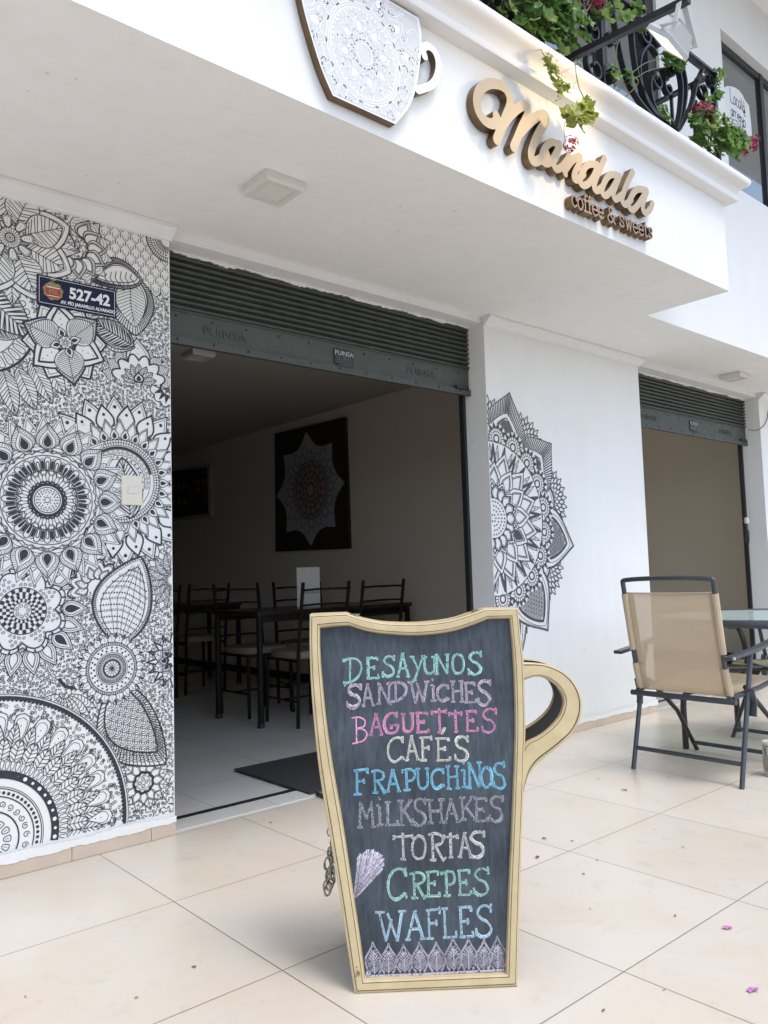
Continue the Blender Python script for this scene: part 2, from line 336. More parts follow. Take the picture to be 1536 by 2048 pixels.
class Ink:
    """line drawing on a plane, drawn front to back: each finished motif masks what is drawn after it."""
    def __init__(s, rect, step=.004): s.rect = rect; s.masks = []; s.V = []; s.F = []; s.n = 0; s.W = []; s.step = step; s.wm = 1; s.cn = -1; s.D = []; s.k = 0
    def inside(s, P, poly):
        poly = np.asarray(poly, float); q = np.roll(poly, 1, 0); y = P[:, 1:2]; x = P[:, 0:1]
        dy = q[:, 1]-poly[:, 1]; dy = np.where(np.abs(dy) < 1e-12, 1e-12, dy)
        c = ((poly[:, 1] > y) != (q[:, 1] > y)) & (x < (q[:, 0]-poly[:, 0])*(y-poly[:, 1])/dy+poly[:, 0])
        return (c.sum(1) % 2).astype(bool)
    def ok(s, P):
        a0, b0, a1, b1 = s.rect
        g = (P[:, 0] >= a0) & (P[:, 0] <= a1) & (P[:, 1] >= b0) & (P[:, 1] <= b1)
        lo, hi = P.min(0), P.max(0)
        if not g.any() or not s.masks: return g
        if s.cn != len(s.masks):
            s.cn = len(s.masks); s.ML = np.array([m_[1] for m_ in s.masks]); s.MH = np.array([m_[2] for m_ in s.masks])
        for k in np.nonzero((s.ML <= hi).all(1) & (s.MH >= lo).all(1))[0]:
            g &= ~s.inside(P, s.masks[k][0])
            if not g.any(): break
        return g
    def mask(s, poly):
        poly = np.array(poly, float); s.masks.append((poly, poly.min(0), poly.max(0)))
    def put(s, V, F, run=0):
        m_ = len(V)//2; b_ = ((s.k*7) % 41)*9e-6; s.k += 1
        s.D += [b_+(i % m_ if run else 0)*3.1e-6 for i in range(len(V))]; s.V.append(V); s.F += [tuple(i+s.n for i in f) for f in F]; s.n += len(V)
    def ribbon(s, P, w):
        if len(P) < 2: return
        T = np.gradient(P, axis=0); T /= (np.linalg.norm(T, axis=1)[:, None]+1e-9)
        Nn = np.stack([-T[:, 1], T[:, 0]], 1)*(w*s.wm/2)
        n = len(P); s.put(np.concatenate([P+Nn, P-Nn]), [(i, i+1, n+i+1, n+i) for i in range(n-1)], 1)
    def line(s, pts, w=.0026, closed=False):
        P = np.array(pts, float)
        if closed: P = np.concatenate([P, P[:1]])
        d = np.linalg.norm(np.diff(P, axis=0), axis=1); Lc = np.concatenate([[0], np.cumsum(d)])
        if Lc[-1] < 1e-6: return
        st = min(s.step, max(.0012, Lc[-1]/6)); n = max(2, int(Lc[-1]/st)+1)
        t = np.unique(np.concatenate([np.linspace(0, Lc[-1], n), Lc]))
        keep = np.concatenate([[True], np.diff(t) > 1e-5]); t = t[keep]
        Q = np.stack([np.interp(t, Lc, P[:, 0]), np.interp(t, Lc, P[:, 1])], 1)
        g = s.ok(Q); i = 0; N = len(Q)
        while i < N:
            if g[i]:
                j = i
                while j+1 < N and g[j+1]: j += 1
                if j > i: s.ribbon(Q[i:j+1], w)
                i = j+1
            else: i += 1
    def fill(s, poly):
        P = np.array(poly, float)
        if s.ok(P).all() : s.put(P, [tuple(range(len(P)))])
        else: s.line(P, .003, True)
    def dot(s, c, r, n=8, white=False):
        P = np.array([(c[0]+r*math.cos(2*math.pi*k/n), c[1]+r*math.sin(2*math.pi*k/n)) for k in range(n)])
        if white: s.W.append(P); return
        if s.ok(P).all(): s.put(P, [tuple(range(n))])
    # ---- motifs
    def circ(s, c, r, w=.0026, a0=0, a1=2*math.pi, e=1):
        n = max(12, int(abs(a1-a0)*r/.006)); A = np.linspace(a0, a1, n+1)
        s.line(np.stack([c[0]+r*np.cos(A)*e, c[1]+r*np.sin(A)], 1), w)
    def cmask(s, c, r, n=40, e=1):
        s.mask([(c[0]+e*r*math.cos(2*math.pi*k/n), c[1]+r*math.sin(2*math.pi*k/n)) for k in range(n)])
    def dots(s, c, r, n, size, ph=0, e=1, a0=0, a1=2*math.pi):
        for k in range(n):
            a = a0+(a1-a0)*(k+ph)/n; s.dot((c[0]+e*r*math.cos(a), c[1]+r*math.sin(a)), size, 6)
    def ticks(s, c, r0, r1, n, w=.002, ph=0, e=1, a0=0, a1=2*math.pi):
        for k in range(n):
            a = a0+(a1-a0)*(k+ph)/n; s.line([(c[0]+e*r0*math.cos(a), c[1]+r0*math.sin(a)), (c[0]+e*r1*math.cos(a), c[1]+r1*math.sin(a))], w)
    def scallop(s, c, r, n, amp, w=.0026, mask=False, e=1, a0=0, a1=2*math.pi, ph=0):
        A = np.linspace(a0, a1, n*10+1); R = r+amp*np.abs(np.sin((A-a0)*n*math.pi/(a1-a0)+ph))
        P = np.stack([c[0]+e*R*np.cos(A), c[1]+R*np.sin(A)], 1); s.line(P, w)
        if mask: s.mask(P[:-1])
    def spiral(s, c, r, turns=1.4, w=.002, a=0, d=1):
        t = np.linspace(0, 1, 14); A = a+d*t*turns*2*math.pi
        s.line(np.stack([c[0]+r*(1-.75*t)*np.cos(A), c[1]+r*(1-.75*t)*np.sin(A)], 1), w)
    def shape(s, base, tip, w, kind='ogee', n=16, bend=0):
        base = np.array(base, float); tip = np.array(tip, float); d = tip-base; Ln = np.linalg.norm(d); t = d/Ln; nn = np.array([-t[1], t[0]])
        u = np.linspace(0, 1, n+1)
        if kind == 'ogee': h = w*(np.sin(math.pi*u**.72))**.9*(1-.35*u**3)
        elif kind == 'leaf': h = w*np.sin(math.pi*u**.85)**.8
        elif kind == 'round': h = w*np.sqrt(np.clip(1-(2*u-1)**4, 0, 1))*(.55+.45*u)
        elif kind == 'drop': h = w*np.sin(math.pi*u**.55)**1.1
        elif kind == 'tip': h = w*np.sin(math.pi*u**.8)**1.1
        else: h = w*(1-u)
        ctr = base+np.outer(u*Ln, t)+np.outer(bend*np.sin(math.pi*u)*Ln, nn)
        return ctr, h, t, nn, np.concatenate([ctr+h[:, None]*nn, (ctr-h[:, None]*nn)[::-1][1:-1]])
    def petal(s, base, tip, w, kind='ogee', lw=.003, deco='', thin=.0018, bend=0, mask=True):
        ctr, h, t, nn, O = s.shape(base, tip, w, kind, bend=bend); n = len(ctr)-1
        L = np.linalg.norm(np.array(tip, float)-np.array(base, float))
        base = np.array(base, float)
        def sub(k0, k1, f):
            return s.shape(base+t*L*k0, base+t*L*k1, w*f, kind, bend=bend)[4]
        s.line(O, lw, True)
        if 'i' in deco: s.line(sub(.05, .88, .74), thin, True)
        if 'I' in deco: s.line(sub(.05, .80, .62), lw, True)
        if 'b' in deco: s.fill(sub(.12, .72, .48))
        if 'B' in deco: s.fill(sub(.06, .86, .7))
        if 'd' in deco:
            for k in range(3): s.dot(base+t*L*(.3+.17*k), max(.0016, L*.018), 6)
        if 'D' in deco: s.dot(base+t*L*.62, L*.06, 8)
        if 'v' in deco or 'h' in deco:
            s.line(ctr[1:-1], thin)
            m = max(5, int(L/.013)) if 'v' in deco else max(8, int(L/.007))
            for k in range(1, m):
                uu = k/m; c = ctr[int(uu*n)]; hh = h[min(n, int((uu+.12)*n))]*.92
                e = base+t*L*min(1, uu+.13)
                if bend: e = ctr[min(n, int((uu+.13)*n))]
                s.line([c, e+nn*hh], thin); s.line([c, e-nn*hh], thin)
        if 's' in deco:                                     # striped border
            I = s.shape(base+t*L*.04, base+t*L*.84, w*.70, kind, bend=bend)[4]; s.line(I, lw, True); m = len(O)
            for k in range(0, m):
                for q in (0, .5):
                    a = O[k]*(1-q)+O[(k+1) % m]*q; b = I[k]*(1-q)+I[(k+1) % m]*q; s.line([a, b], thin*1.2)
        if 'c' in deco:                                     # fish scales inside
            I = s.shape(base+t*L*.06, base+t*L*.95, w*.90, kind, bend=bend)[4]; sz = max(.0115, L*.055); row = 0; p = .1
            while p < .93:
                hw = w*.95
                q = -hw+(row % 2)*sz*.8
                while q < hw:
                    cc = base+t*L*p+nn*(q+bend*math.sin(math.pi*p)*L)
                    if s.inside(np.array([cc]), I)[0]:
                        an = math.atan2(t[1], t[0])
                        for rr in (sz, sz*.62, sz*.3): s.circ(cc, rr, thin*.9, an-1.5, an+1.5)
                    q += sz*1.6
                p += sz/L*.95; row += 1
        if 'x' in deco:
            for k in range(1, 7):
                c = base+t*L*(k/8); hh = np.interp(k/8, np.linspace(0, 1, n+1), h)*.8; s.line([c-nn*hh, c+t*L*.07, c+nn*hh], thin)
        if 't' in deco:                                     # arched rows of small triangles and dots
            I = sub(.03, .9, .8); rows = 13
            for j in range(rows):
                p = .05+.85*j/rows
                for kx in np.arange(-1, 1.01, .085):
                    pp = p+.10*(1-abs(kx)**1.3)-.04
                    if not 0 < pp < 1: continue
                    cc = base+t*L*pp+nn*(kx*w+bend*math.sin(math.pi*pp)*L)
                    if s.inside(np.array([cc]), I)[0]:
                        if j % 2: s.fill([cc+t*.0045, cc-t*.003+nn*.0042, cc-t*.003-nn*.0042])
                        else: s.spiral(cc, .0052, .9, thin*.6, kx*3)
            for kx in (-.66, -.33, 0, .33, .66): s.line([base+t*L*.04+nn*kx*w*.2, base+t*L*.5+nn*(kx*w*.8+bend*L*.8), base+t*L*.88+nn*(kx*w*.2+bend*L*.3)], thin*.6)
            n_ = len(O)
            for k in range(n_):
                for q in (0, .33, .66):
                    P_ = (O[k]*(1-q)+O[(k+1) % n_]*q); Q_ = ctr[n//2]; s.circ(P_+(Q_-P_)/np.linalg.norm(Q_-P_)*.009, .0048, .0018)
        if mask: s.mask(O)
        return O
    def ring(s, c, r0, r1, n, w, kind='ogee', lw=.0028, deco='', ph=0, e=1, thin=.0018, a0=0, a1=2*math.pi, mask=True):
        for k in range(n):
            a = a0+(a1-a0)*(k+ph)/n; ca, sa = math.cos(a)*e, math.sin(a)
            s.petal((c[0]+r0*ca, c[1]+r0*sa), (c[0]+r1*ca, c[1]+r1*sa), w, kind, lw, deco, thin, mask=mask)
    def checker(s, c, r0, r1, n, ph=0, e=1, a0=0, a1=2*math.pi):
        for k in range(n):
            b0 = a0+(a1-a0)*(k+ph)/n; b1 = a0+(a1-a0)*(k+ph+.5)/n
            s.fill([(c[0]+e*r*math.cos(a), c[1]+r*math.sin(a)) for r, a in ((r0, b0), (r1, b0), (r1, (b0+b1)/2), (r1, b1), (r0, b1))])
    def filler(s, sp=.021, size=.0075, w=.002, seed=1, rect=None):
        R = random.Random(seed); a0, b0, a1, b1 = rect or s.rect; b = b0
        while b < b1:
            a = a0
            while a < a1:
                c = (a+R.uniform(-.35, .35)*sp, b+R.uniform(-.35, .35)*sp)
                if s.ok(np.array([c]))[0]:
                    k = R.random(); r = size*R.uniform(.8, 1.25); an = R.uniform(0, 6.28)
                    if k < .6: s.spiral(c, r, 1.15, w, an, R.choice((-1, 1)))
                    elif k < .9:
                        P = catmull([(-r, r*.6), (-r*.2, r*.9), (0, 0), (r*.2, -r*.9), (r, -r*.6)], 4); ca, sa = math.cos(an), math.sin(an)
                        s.line(np.stack([c[0]+P[:, 0]*ca-P[:, 1]*sa, c[1]+P[:, 0]*sa+P[:, 1]*ca], 1), w)
                    else: s.circ(c, r*.5, w)
                a += sp
            b += sp*.9
    def build(s, name, fn, m, parent, d=0.0, white=None):
        V = np.concatenate(s.V); me = bpy.data.meshes.new(name)
        me.from_pydata([fn(a, b, d+q) for (a, b), q in zip(V, s.D)], [], s.F); me.materials.append(m)
        for P in s.W: pass
        if s.W:
            me.materials.append(white); vs = [v.co[:] for v in me.vertices]; fs = list(s.F); o = len(vs); mi = [0]*len(fs)
            for P in s.W:
                vs += [fn(a, b, d+.0006) for a, b in P]; fs.append(tuple(range(o, o+len(P)))); o += len(P); mi.append(1)
            me2 = bpy.data.meshes.new(name); me2.from_pydata(vs, [], fs); me2.materials.append(m); me2.materials.append(white)
            me2.polygons.foreach_set('material_index', mi); me = me2
        me.update(); o = bpy.data.objects.new(name, me); COL.objects.link(o); o.parent = parent
        return o

def strokes_mesh(strokes, fn, depth, name, mats, parent, res=.003, d0=0):
    """union of round-ended strokes [(points, radius)...] as one extruded solid with clean outline."""
    segs = []
    for P, r in strokes:
        P = np.array(P, float)
        for i in range(len(P)-1): segs.append((P[i], P[i+1], r if np.ndim(r) == 0 else r[i]))
    al = np.concatenate([np.array(P, float) for P, r in strokes]); rm = max(np.max(r) for P, r in strokes)+res*3
    lo, hi = al.min(0)-rm, al.max(0)+rm
    nx, ny = int((hi[0]-lo[0])/res)+2, int((hi[1]-lo[1])/res)+2
    D = np.full((nx, ny), 9.0); gx = lo[0]+np.arange(nx)*res; gy = lo[1]+np.arange(ny)*res
    for a, b, r in segs:
        l = np.minimum(a, b)-r-4*res; h = np.maximum(a, b)+r+4*res
        i0, i1 = np.searchsorted(gx, l[0]), np.searchsorted(gx, h[0]); j0, j1 = np.searchsorted(gy, l[1]), np.searchsorted(gy, h[1])
        X, Yg = np.meshgrid(gx[i0:i1], gy[j0:j1], indexing='ij'); ab = b-a; q = ab@ab+1e-12
        t = np.clip(((X-a[0])*ab[0]+(Yg-a[1])*ab[1])/q, 0, 1)
        D[i0:i1, j0:j1] = np.minimum(D[i0:i1, j0:j1], np.hypot(X-a[0]-t*ab[0], Yg-a[1]-t*ab[1])-r)
    D = np.clip(D, -res*3, res*3); nxt = {}; pos = {}
    def ept(i, j, k, l):
        key = (i, j, k, l) if (i, j) < (k, l) else (k, l, i, j)
        if key not in pos:
            d0_, d1_ = D[key[0], key[1]], D[key[2], key[3]]; t = d0_/(d0_-d1_)
            pos[key] = (gx[key[0]]+t*(gx[key[2]]-gx[key[0]]), gy[key[1]]+t*(gy[key[3]]-gy[key[1]]))
        return key
    S = D < 0
    for i, j in zip(*np.where((S[:-1, :-1] != S[1:, :-1]) | (S[:-1, :-1] != S[:-1, 1:]) | (S[:-1, :-1] != S[1:, 1:]) | (S[1:, :-1] != S[:-1, 1:]))):
        c = [(i, j), (i+1, j), (i+1, j+1), (i, j+1)]; ins = [S[p] for p in c]; st = []; en = []
        for k in range(4):
            if ins[k] and not ins[(k+1) % 4]: st.append(ept(*c[k], *c[(k+1) % 4]))
            if not ins[k] and ins[(k+1) % 4]: en.append(ept(*c[k], *c[(k+1) % 4]))
        for a, b in zip(st, en if len(en) == 1 else en[::-1] if False else en): nxt[a] = b
    loops = []; seen = set()
    for k in list(nxt):
        if k in seen: continue
        lp = []; c = k
        while c in nxt and c not in seen: seen.add(c); lp.append(pos[c]); c = nxt[c]
        if len(lp) > 8: loops.append(np.array(lp))
    cu = bpy.data.curves.new(name, 'CURVE'); cu.dimensions = '2D'; cu.fill_mode = 'BOTH'; cu.extrude = depth/2; cu.bevel_depth = 0
    for lp in loops:
        for _ in range(2): lp = (np.roll(lp, 1, 0)+2*lp+np.roll(lp, -1, 0))/4
        lp = lp[::2] if len(lp) > 40 else lp
        sp = cu.splines.new('POLY'); sp.points.add(len(lp)-1); sp.use_cyclic_u = True
        for q, p in zip(sp.points, lp): q.co = (p[0], p[1], 0, 1)
    ob = bpy.data.objects.new(name, cu); COL.objects.link(ob); dg = bpy.context.evaluated_depsgraph_get(); dg.update()
    me = bpy.data.meshes.new_from_object(ob.evaluated_get(dg)); bpy.data.objects.remove(ob); bpy.data.curves.remove(cu)
    mi = []
    for p in me.polygons: mi.append(0 if p.normal.z > .7 else 1)
    for v in me.vertices: v.co = fn(v.co.x, v.co.y, d0+v.co.z+depth/2)
    me.materials.clear()
    for m in mats: me.materials.append(m)
    me.polygons.foreach_set('material_index', mi); me.flip_normals() if False else None
    me.update(); o = bpy.data.objects.new(name, me); COL.objects.link(o); o.parent = parent
    return o

def text_mesh(txt, size, fn, name, m, parent, ext=.0008, align='LEFT', at=(0, 0), sx=1, d0=0, bold=0):
    cu = bpy.data.curves.new(name, 'FONT'); cu.body = txt; cu.size = size; cu.extrude = ext/2; cu.align_x = align; cu.offset = bold
    ob = bpy.data.objects.new(name, cu); COL.objects.link(ob); dg = bpy.context.evaluated_depsgraph_get(); dg.update()
    me = bpy.data.meshes.new_from_object(ob.evaluated_get(dg)); bpy.data.objects.remove(ob); bpy.data.curves.remove(cu)
    for v in me.vertices: v.co = fn(at[0]+v.co.x*sx, at[1]+v.co.y, d0+v.co.z+ext/2)
    me.materials.clear(); me.materials.append(m); me.update(); o = bpy.data.objects.new(name, me); COL.objects.link(o); o.parent = parent
    return o

WY, YF, YU, ZS = .6062, -.465, .0244, 2.441        # door wall, balcony face, upper wall, soffit height
XJ, XP0, XP1, XR = .303, 2.236, 3.853, 5.751       # jambs and pillars
XB = 2.993                                         # end of the balcony
#@@STRUCTURE

# ------------------------------------------------------------------ ground
def sheet(name, x0, x1, y0, y1, z, m):
    b = MB(); b.add([(x0, y0, z), (x1, y0, z), (x1, y1, z), (x0, y1, z)], [(0, 1, 2, 3)]); o = b.build(name, m); tag(o, kind='structure'); return o
sheet('street', -300, 300, -300, 300, -.15, M['asphalt'])
b = MB(); b.box((-14, -4.8, -.3), (20, WY+.02, 0)); tag(b.build('terrace_floor', M['terrace']), kind='structure')
b = MB(); b.box((-4, WY+.022, -.3), (12, 9, -.002)); tag(b.build('shop_floor', M['white_tile']), kind='structure')

# ------------------------------------------------------------------ the building
bld = thing('cafe_building', 'white two storey cafe building with two open shopfronts, a projecting balcony and black line murals', 'building', (2, .6, 0))
OFF = Vector((2, .6, 0))
def part(mb, name, m, **k):
    mb.v = [tuple(Vector(p)-OFF) for p in mb.v]; return mb.build(name, m, bld, **k)
# front wall left of the door and its mural
part(MB().box((-4, WY, 0), (XJ, WY+.16, ZS-.001)), 'front_wall', M['paint'])
part(MB().box((XP0, WY, 0), (XP1, WY+.165, ZS-.001)), 'pillar', M['paint'])
part(MB().box((XR, WY, 0), (9, WY+.165, ZS-.001)), 'end_wall', M['paint'])
# skirtings: separate tiles with a rough plaster edge above
def skirting(x0, x1, h, seed):
    R = random.Random(seed); b = MB(); x = x0
    while x < x1-.002:
        e = min(x1, x+.3); b.box((x+.0012, WY-.011, .0015), (e-.0012, WY-.0005, h+R.uniform(-.001, .001))); x = e
    part(b, 'skirting', M['skirt'])
    n = int((x1-x0)/.012); top = []; bot = []
    for i in range(n+1):
        t = x0+(x1-x0)*i/n
        bot.append((t, h-.008+.008*math.sin(t*31+seed)*math.sin(t*13)*.4+R.uniform(-.002, .002))); top.append((t, h+.022+.004*math.sin(t*17)+R.uniform(-.002, .002)))
    b = MB().prism(bot+top[::-1], wall_fn(WY), .0125, .0135); part(b, 'plaster_smear', M['plaster'])
skirting(-4, XJ, .056, 1); skirting(XP0, XP1, .052, 2); skirting(XR, 9, .052, 3)
# cornice mouldings at the soffit
def cornice(x0, x1, y, prof):
    b = MB(); n = len(prof)
    vs = [(x0, y-d, z) for d, z in prof]+[(x1, y-d, z) for d, z in prof]
    b.add(vs, [(i, i+1, n+i+1, n+i) for i in range(n-1)]+[tuple(range(n)), tuple(range(2*n-1, n-1, -1))]); return b
PROF = [(0, ZS-.002), (.062, ZS-.002), (.062, ZS-.012), (.052, ZS-.014), (.046, ZS-.024), (.030, ZS-.036), (.014, ZS-.044), (.012, ZS-.052), (0, ZS-.052)]
part(cornice(-4, XJ+.006, WY, PROF), 'cornice', M['paint'], smooth=True)
part(cornice(XP0-.006, XP1+.006, WY, PROF), 'cornice', M['paint'], smooth=True)
part(cornice(XR-.006, 9, WY, PROF), 'cornice', M['paint'], smooth=True)
# lintels above the shutters with ragged plaster edges
for x0, x1, sd in ((XJ, XP0, 5), (XP1, XR, 6)):
    b = MB().box((x0+.001, WY+.012, 2.408), (x1-.001, WY+.115, ZS-.001))
    part(b, 'lintel', M['paint'])
    R = random.Random(sd); n = 150; lo = []; 
    for i in range(n+1):
        t = x0+.002+(x1-x0-.004)*i/n
        lo.append((t, 2.398+.006*math.sin(t*9+sd)*math.sin(t*23)+R.uniform(-.004, .004)))
    part(MB().prism(lo+[(x1-.002, 2.4078), (x0+.002, 2.4078)], wall_fn(WY+.114), 0, .006), 'plaster_edge', M['plaster'])
# slab over the terrace, balcony face, upper walls
part(MB().box((-6, YF, ZS), (XB, .9, 3.035)), 'balcony_slab', M['soffit'])
part(MB().box((XB+.0005, YU, ZS), (12, .9, 3.035)), 'upper_slab', M['soffit'])
part(MB().box((-6, YF-.003, ZS-.0005), (XB+.003, YF-.0005, 3.03)), 'balcony_face', M['paint'])
part(MB().box((XB+.0035, YU-.003, ZS-.0005), (12, YU-.0005, 3.6)), 'upper_face', M['paint'])
part(MB().box((XB+.0005, YF, ZS-.0005), (XB+.003, YU-.0005, 3.03)), 'balcony_end', M['paint'])
# balcony moulding (swept along the front and round the end)
MP = [(.0, 2.925), (.055, 2.930), (.060, 2.938), (.060, 2.958), (.052, 2.966), (.058, 2.985), (.074, 3.000), (.088, 3.006)]
for k in range(9):
    a = -math.pi/2+math.pi*k/8; MP.append((.078+.030*math.cos(a), 3.034+.030*math.sin(a)))
MP += [(.0, 3.066)]
b = MB(); vs = []
for d, z in MP: vs.append((-6, YF-.003-d, z))
for d, z in MP: vs.append((XB+.003+d, YF-.003-d, z))
for d, z in MP: vs.append((XB+.003+d, YU-.004, z))
n = len(MP); b.add(vs, [(r*n+i, r*n+i+1, (r+1)*n+i+1, (r+1)*n+i) for r in (0, 1) for i in range(n-1)])
part(b, 'balcony_moulding', M['trim'], smooth=True, angle=50)
part(MB().box((-6, YF, 3.036), (XB, YU-.001, 3.064)), 'balcony_floor', M['skirt'])
# upper storey wall with balcony door and window openings
Z2 = 5.2
WX0, WX1, WZ0, WZ1 = 4.19, 8.2, 3.60, 4.73
for (x0, x1, z0, z1) in ((-6, 1.0, 3.0655, Z2), (1.0, 3.32, 4.95, Z2), (3.32, WX0, 3.6005, Z2), (3.32, WX0, 3.0655, 3.60), (WX0, WX1, WZ1, Z2), (WX1, 12, 3.6005, Z2)):
    part(MB().box((x0, YU, z0), (x1, YU+.2, z1)), 'upper_wall', M['paint'])
part(MB().box((XB+.1, YU+.0005, 3.0355), (12, YU+.2, 3.6)), 'upper_wall', M['paint'])
part(MB().box((-6, -1.1, Z2), (12, 6, Z2+.2)), 'eaves', M['soffit'])
w = part(MB().box((WX0, YU+.06, WZ0), (WX1, YU+.10, WZ0+.035)).box((WX0, YU+.06, WZ1-.05), (WX1, YU+.10, WZ1)).box((WX0, YU+.06, WZ0), (WX0+.035, YU+.10, WZ1)).box((4.93, YU+.055, WZ0), (4.985, YU+.10, WZ1)).box((5.9, YU+.055, WZ0), (5.955, YU+.10, WZ1)), 'window', M['black'])
MB().box(tuple(Vector((WX0+.03, YU+.075, WZ0+.03))-OFF), tuple(Vector((WX1, YU+.082, WZ1-.03))-OFF)).build('pane', M['dark_glass'], w)
dr = part(MB().box((1.0, YU+.02, 3.066), (1.08, YU+.12, 4.95)).box((3.22, YU+.02, 3.066), (3.32, YU+.12, 4.95)).box((2.1, YU+.03, 3.066), (2.19, YU+.11, 4.95)).box((1.6, YU+.03, 3.066), (1.66, YU+.11, 4.95)).box((2.72, YU+.03, 3.066), (2.78, YU+.11, 4.95)), 'balcony_door', M['black'])
MB().box(tuple(Vector((1.02, YU+.06, 3.07))-OFF), tuple(Vector((3.3, YU+.066, 4.95))-OFF)).build('pane', M['dark_glass'], dr)
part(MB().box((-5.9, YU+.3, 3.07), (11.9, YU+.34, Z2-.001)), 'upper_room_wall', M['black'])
# the rooms behind the shutters
part(MB().box((3.25, WY+.1655, 0), (3.40, 8, 2.4995)), 'side_wall', M['tan_wall'])
part(MB().box((-4, 7.2, 0), (3.249, 7.35, 2.4995)), 'back_wall', M['dimmed_wall'])
part(MB().box((-4.15, WY, 0), (-4.002, 7.35, 2.4995)), 'room_end_wall', M['dimmed_wall'])
part(MB().box((6.62, WY+.1655, 0), (6.8, 8, 2.4995)), 'shop_side_wall', M['brown_wall'])
part(MB().box((3.401, 5.0, 0), (6.619, 5.1, 2.4995)), 'shop_back_wall', M['brown_wall'])
part(MB().box((-4.2, .901, 2.50), (3.32, 8, 2.6)), 'room_ceiling', M['dimmed_ceiling']); part(MB().box((3.3205, .901, 2.50), (12, 8, 2.6)), 'room_ceiling', M['brightened_ceiling'])
part(MB().box((3.238, WY+.31, .0), (3.2495, 7.19, .07)), 'room_skirting', M['black'])
part(MB().box((6.606, WY+.31, .0), (6.6195, 4.99, .11)), 'room_skirting', M['black'])
# door sills and shutter guide rails
for x0, x1 in ((XJ, XP0), (XP1, XR)):
    part(MB().box((x0+.001, WY+.024, -.001), (x1-.001, WY+.155, .0045)), 'door_sill', M['white_tile'])
    part(MB().box((x0+.001, WY+.158, -.001), (x1-.001, WY+.192, .006)), 'shutter_track', M['black'])
    for xx in (x0+.001, x1-.026): part(MB().box((xx, WY+.10, .006), (xx+.025, WY+.16, 2.397)) if xx < x0+.1 else MB().box((xx+.004, WY+.161, .006), (xx+.0255, WY+.195, 2.397)), 'guide_rail', M['black'])

# ------------------------------------------------------------------ roller shutters
def shutter(x0, x1, label, plaque):
    t = thing('roller_shutter', label, 'roller shutter', (x0, WY, 0), group='roller shutters of the shopfronts'); o = Vector((x0, WY, 0))
    prof = []; z = 2.158; pitch = .0275
    k = 0
    while z < 2.402:
        for q in range(6):
            a = q/6; prof.append((WY+.130-.015*math.sin(math.pi*a/.8)**.8 if a < .78 else WY+.135, z+a*pitch))
        z += pitch
    b = MB(); n = len(prof); vs = [(x0+.004, y, zz) for y, zz in prof]+[(x1-.004, y, zz) for y, zz in prof]
    b.add(vs, [(i, n+i, n+i+1, i+1) for i in range(n-1)]); b.v = [tuple(Vector(p)-o) for p in b.v]
    b.build('slat_curtain', M['shutter'], t, smooth=True, angle=60)
    b = MB().box((x0+.004, WY+.128, 2.035), (x1-.004, WY+.134, 2.150)).box((x0+.004, WY+.112, 2.002), (x1-.004, WY+.136, 2.033)).box((x0+.004, WY+.1225, 2.150), (x1-.004, WY+.136, 2.157))
    b.v = [tuple(Vector(p)-o) for p in b.v]
    n0 = len(b.v)
    for i in range(11):
        x = x0+.09+(x1-x0-.18)*i/10
        for zz in (2.022, 2.128):
            b.lathe([(0, 0), (.0052, 0), (.005, .003), (.003, .005), (0, .0055)], 8, 1)
            m = len(b.v)-8*5
            for q in range(m, len(b.v)):
                X, Y_, Z_ = b.v[q]; b.v[q] = (x+X-x0, (.112 if zz < 2.03 else .128)-Z_, zz+Y_)
    p = b.build('bottom_panel', [M['shutter_panel'], M['black']], t)
    fn = lambda a, c, d: (a-x0, .128-d, c)
    for fx in (.17, .80):
        text_mesh('PUINSA', .055, fn, 'embossed_word', M['shutter_panel'], p, .0035, 'CENTER', (x0+(x1-x0)*fx, 2.068), 1.2)
    if plaque:
        c = x0+(x1-x0)*.52
        q = MB().box((c-.062-x0, .1215, 2.048), (c+.062-x0, .1278, 2.125)).build('maker_plate', M['black'], t, bevel=.002)
        f2 = lambda a, cc, d: (a-x0, .1213-d, cc)
        text_mesh('PUINSA', .034, f2, 'plate_lettering', M['frame_grey'], q, .001, 'CENTER', (c, 2.094), 1.05)
        b = MB()
        for z0, wd in ((2.082, .05), (2.071, .045), (2.058, .05)):
            R = random.Random(int(z0*1e4)); x = -wd
            while x < wd:
                e = x+R.uniform(.006, .016); b.box((c+x-x0, .1206, z0-.003), (c+e-x0, .1214, z0+.003)); x = e+.004
        b.box((c-.009-x0, .118, 2.073), (c+.009-x0, .1207, 2.089))
        b.build('lock', M['gun'], q)
        MB().box((c-.05-x0, .1, 2.036), (c+.05-x0, .111, 2.042)).build('pull_handle', M['shutter_panel'], t, bevel=.002)
        MB().box((x1-.13-x0, .102, 2.030), (x1-.03-x0, .124, 2.050)).build('bolt', M['black'], t, bevel=.002)
    return t
shutter(XJ, XP0, 'grey green roller shutter rolled up above the wide cafe doorway behind the menu board', True)
shutter(XP1, XR, 'grey green roller shutter rolled up above the second doorway behind the patio chair', True)

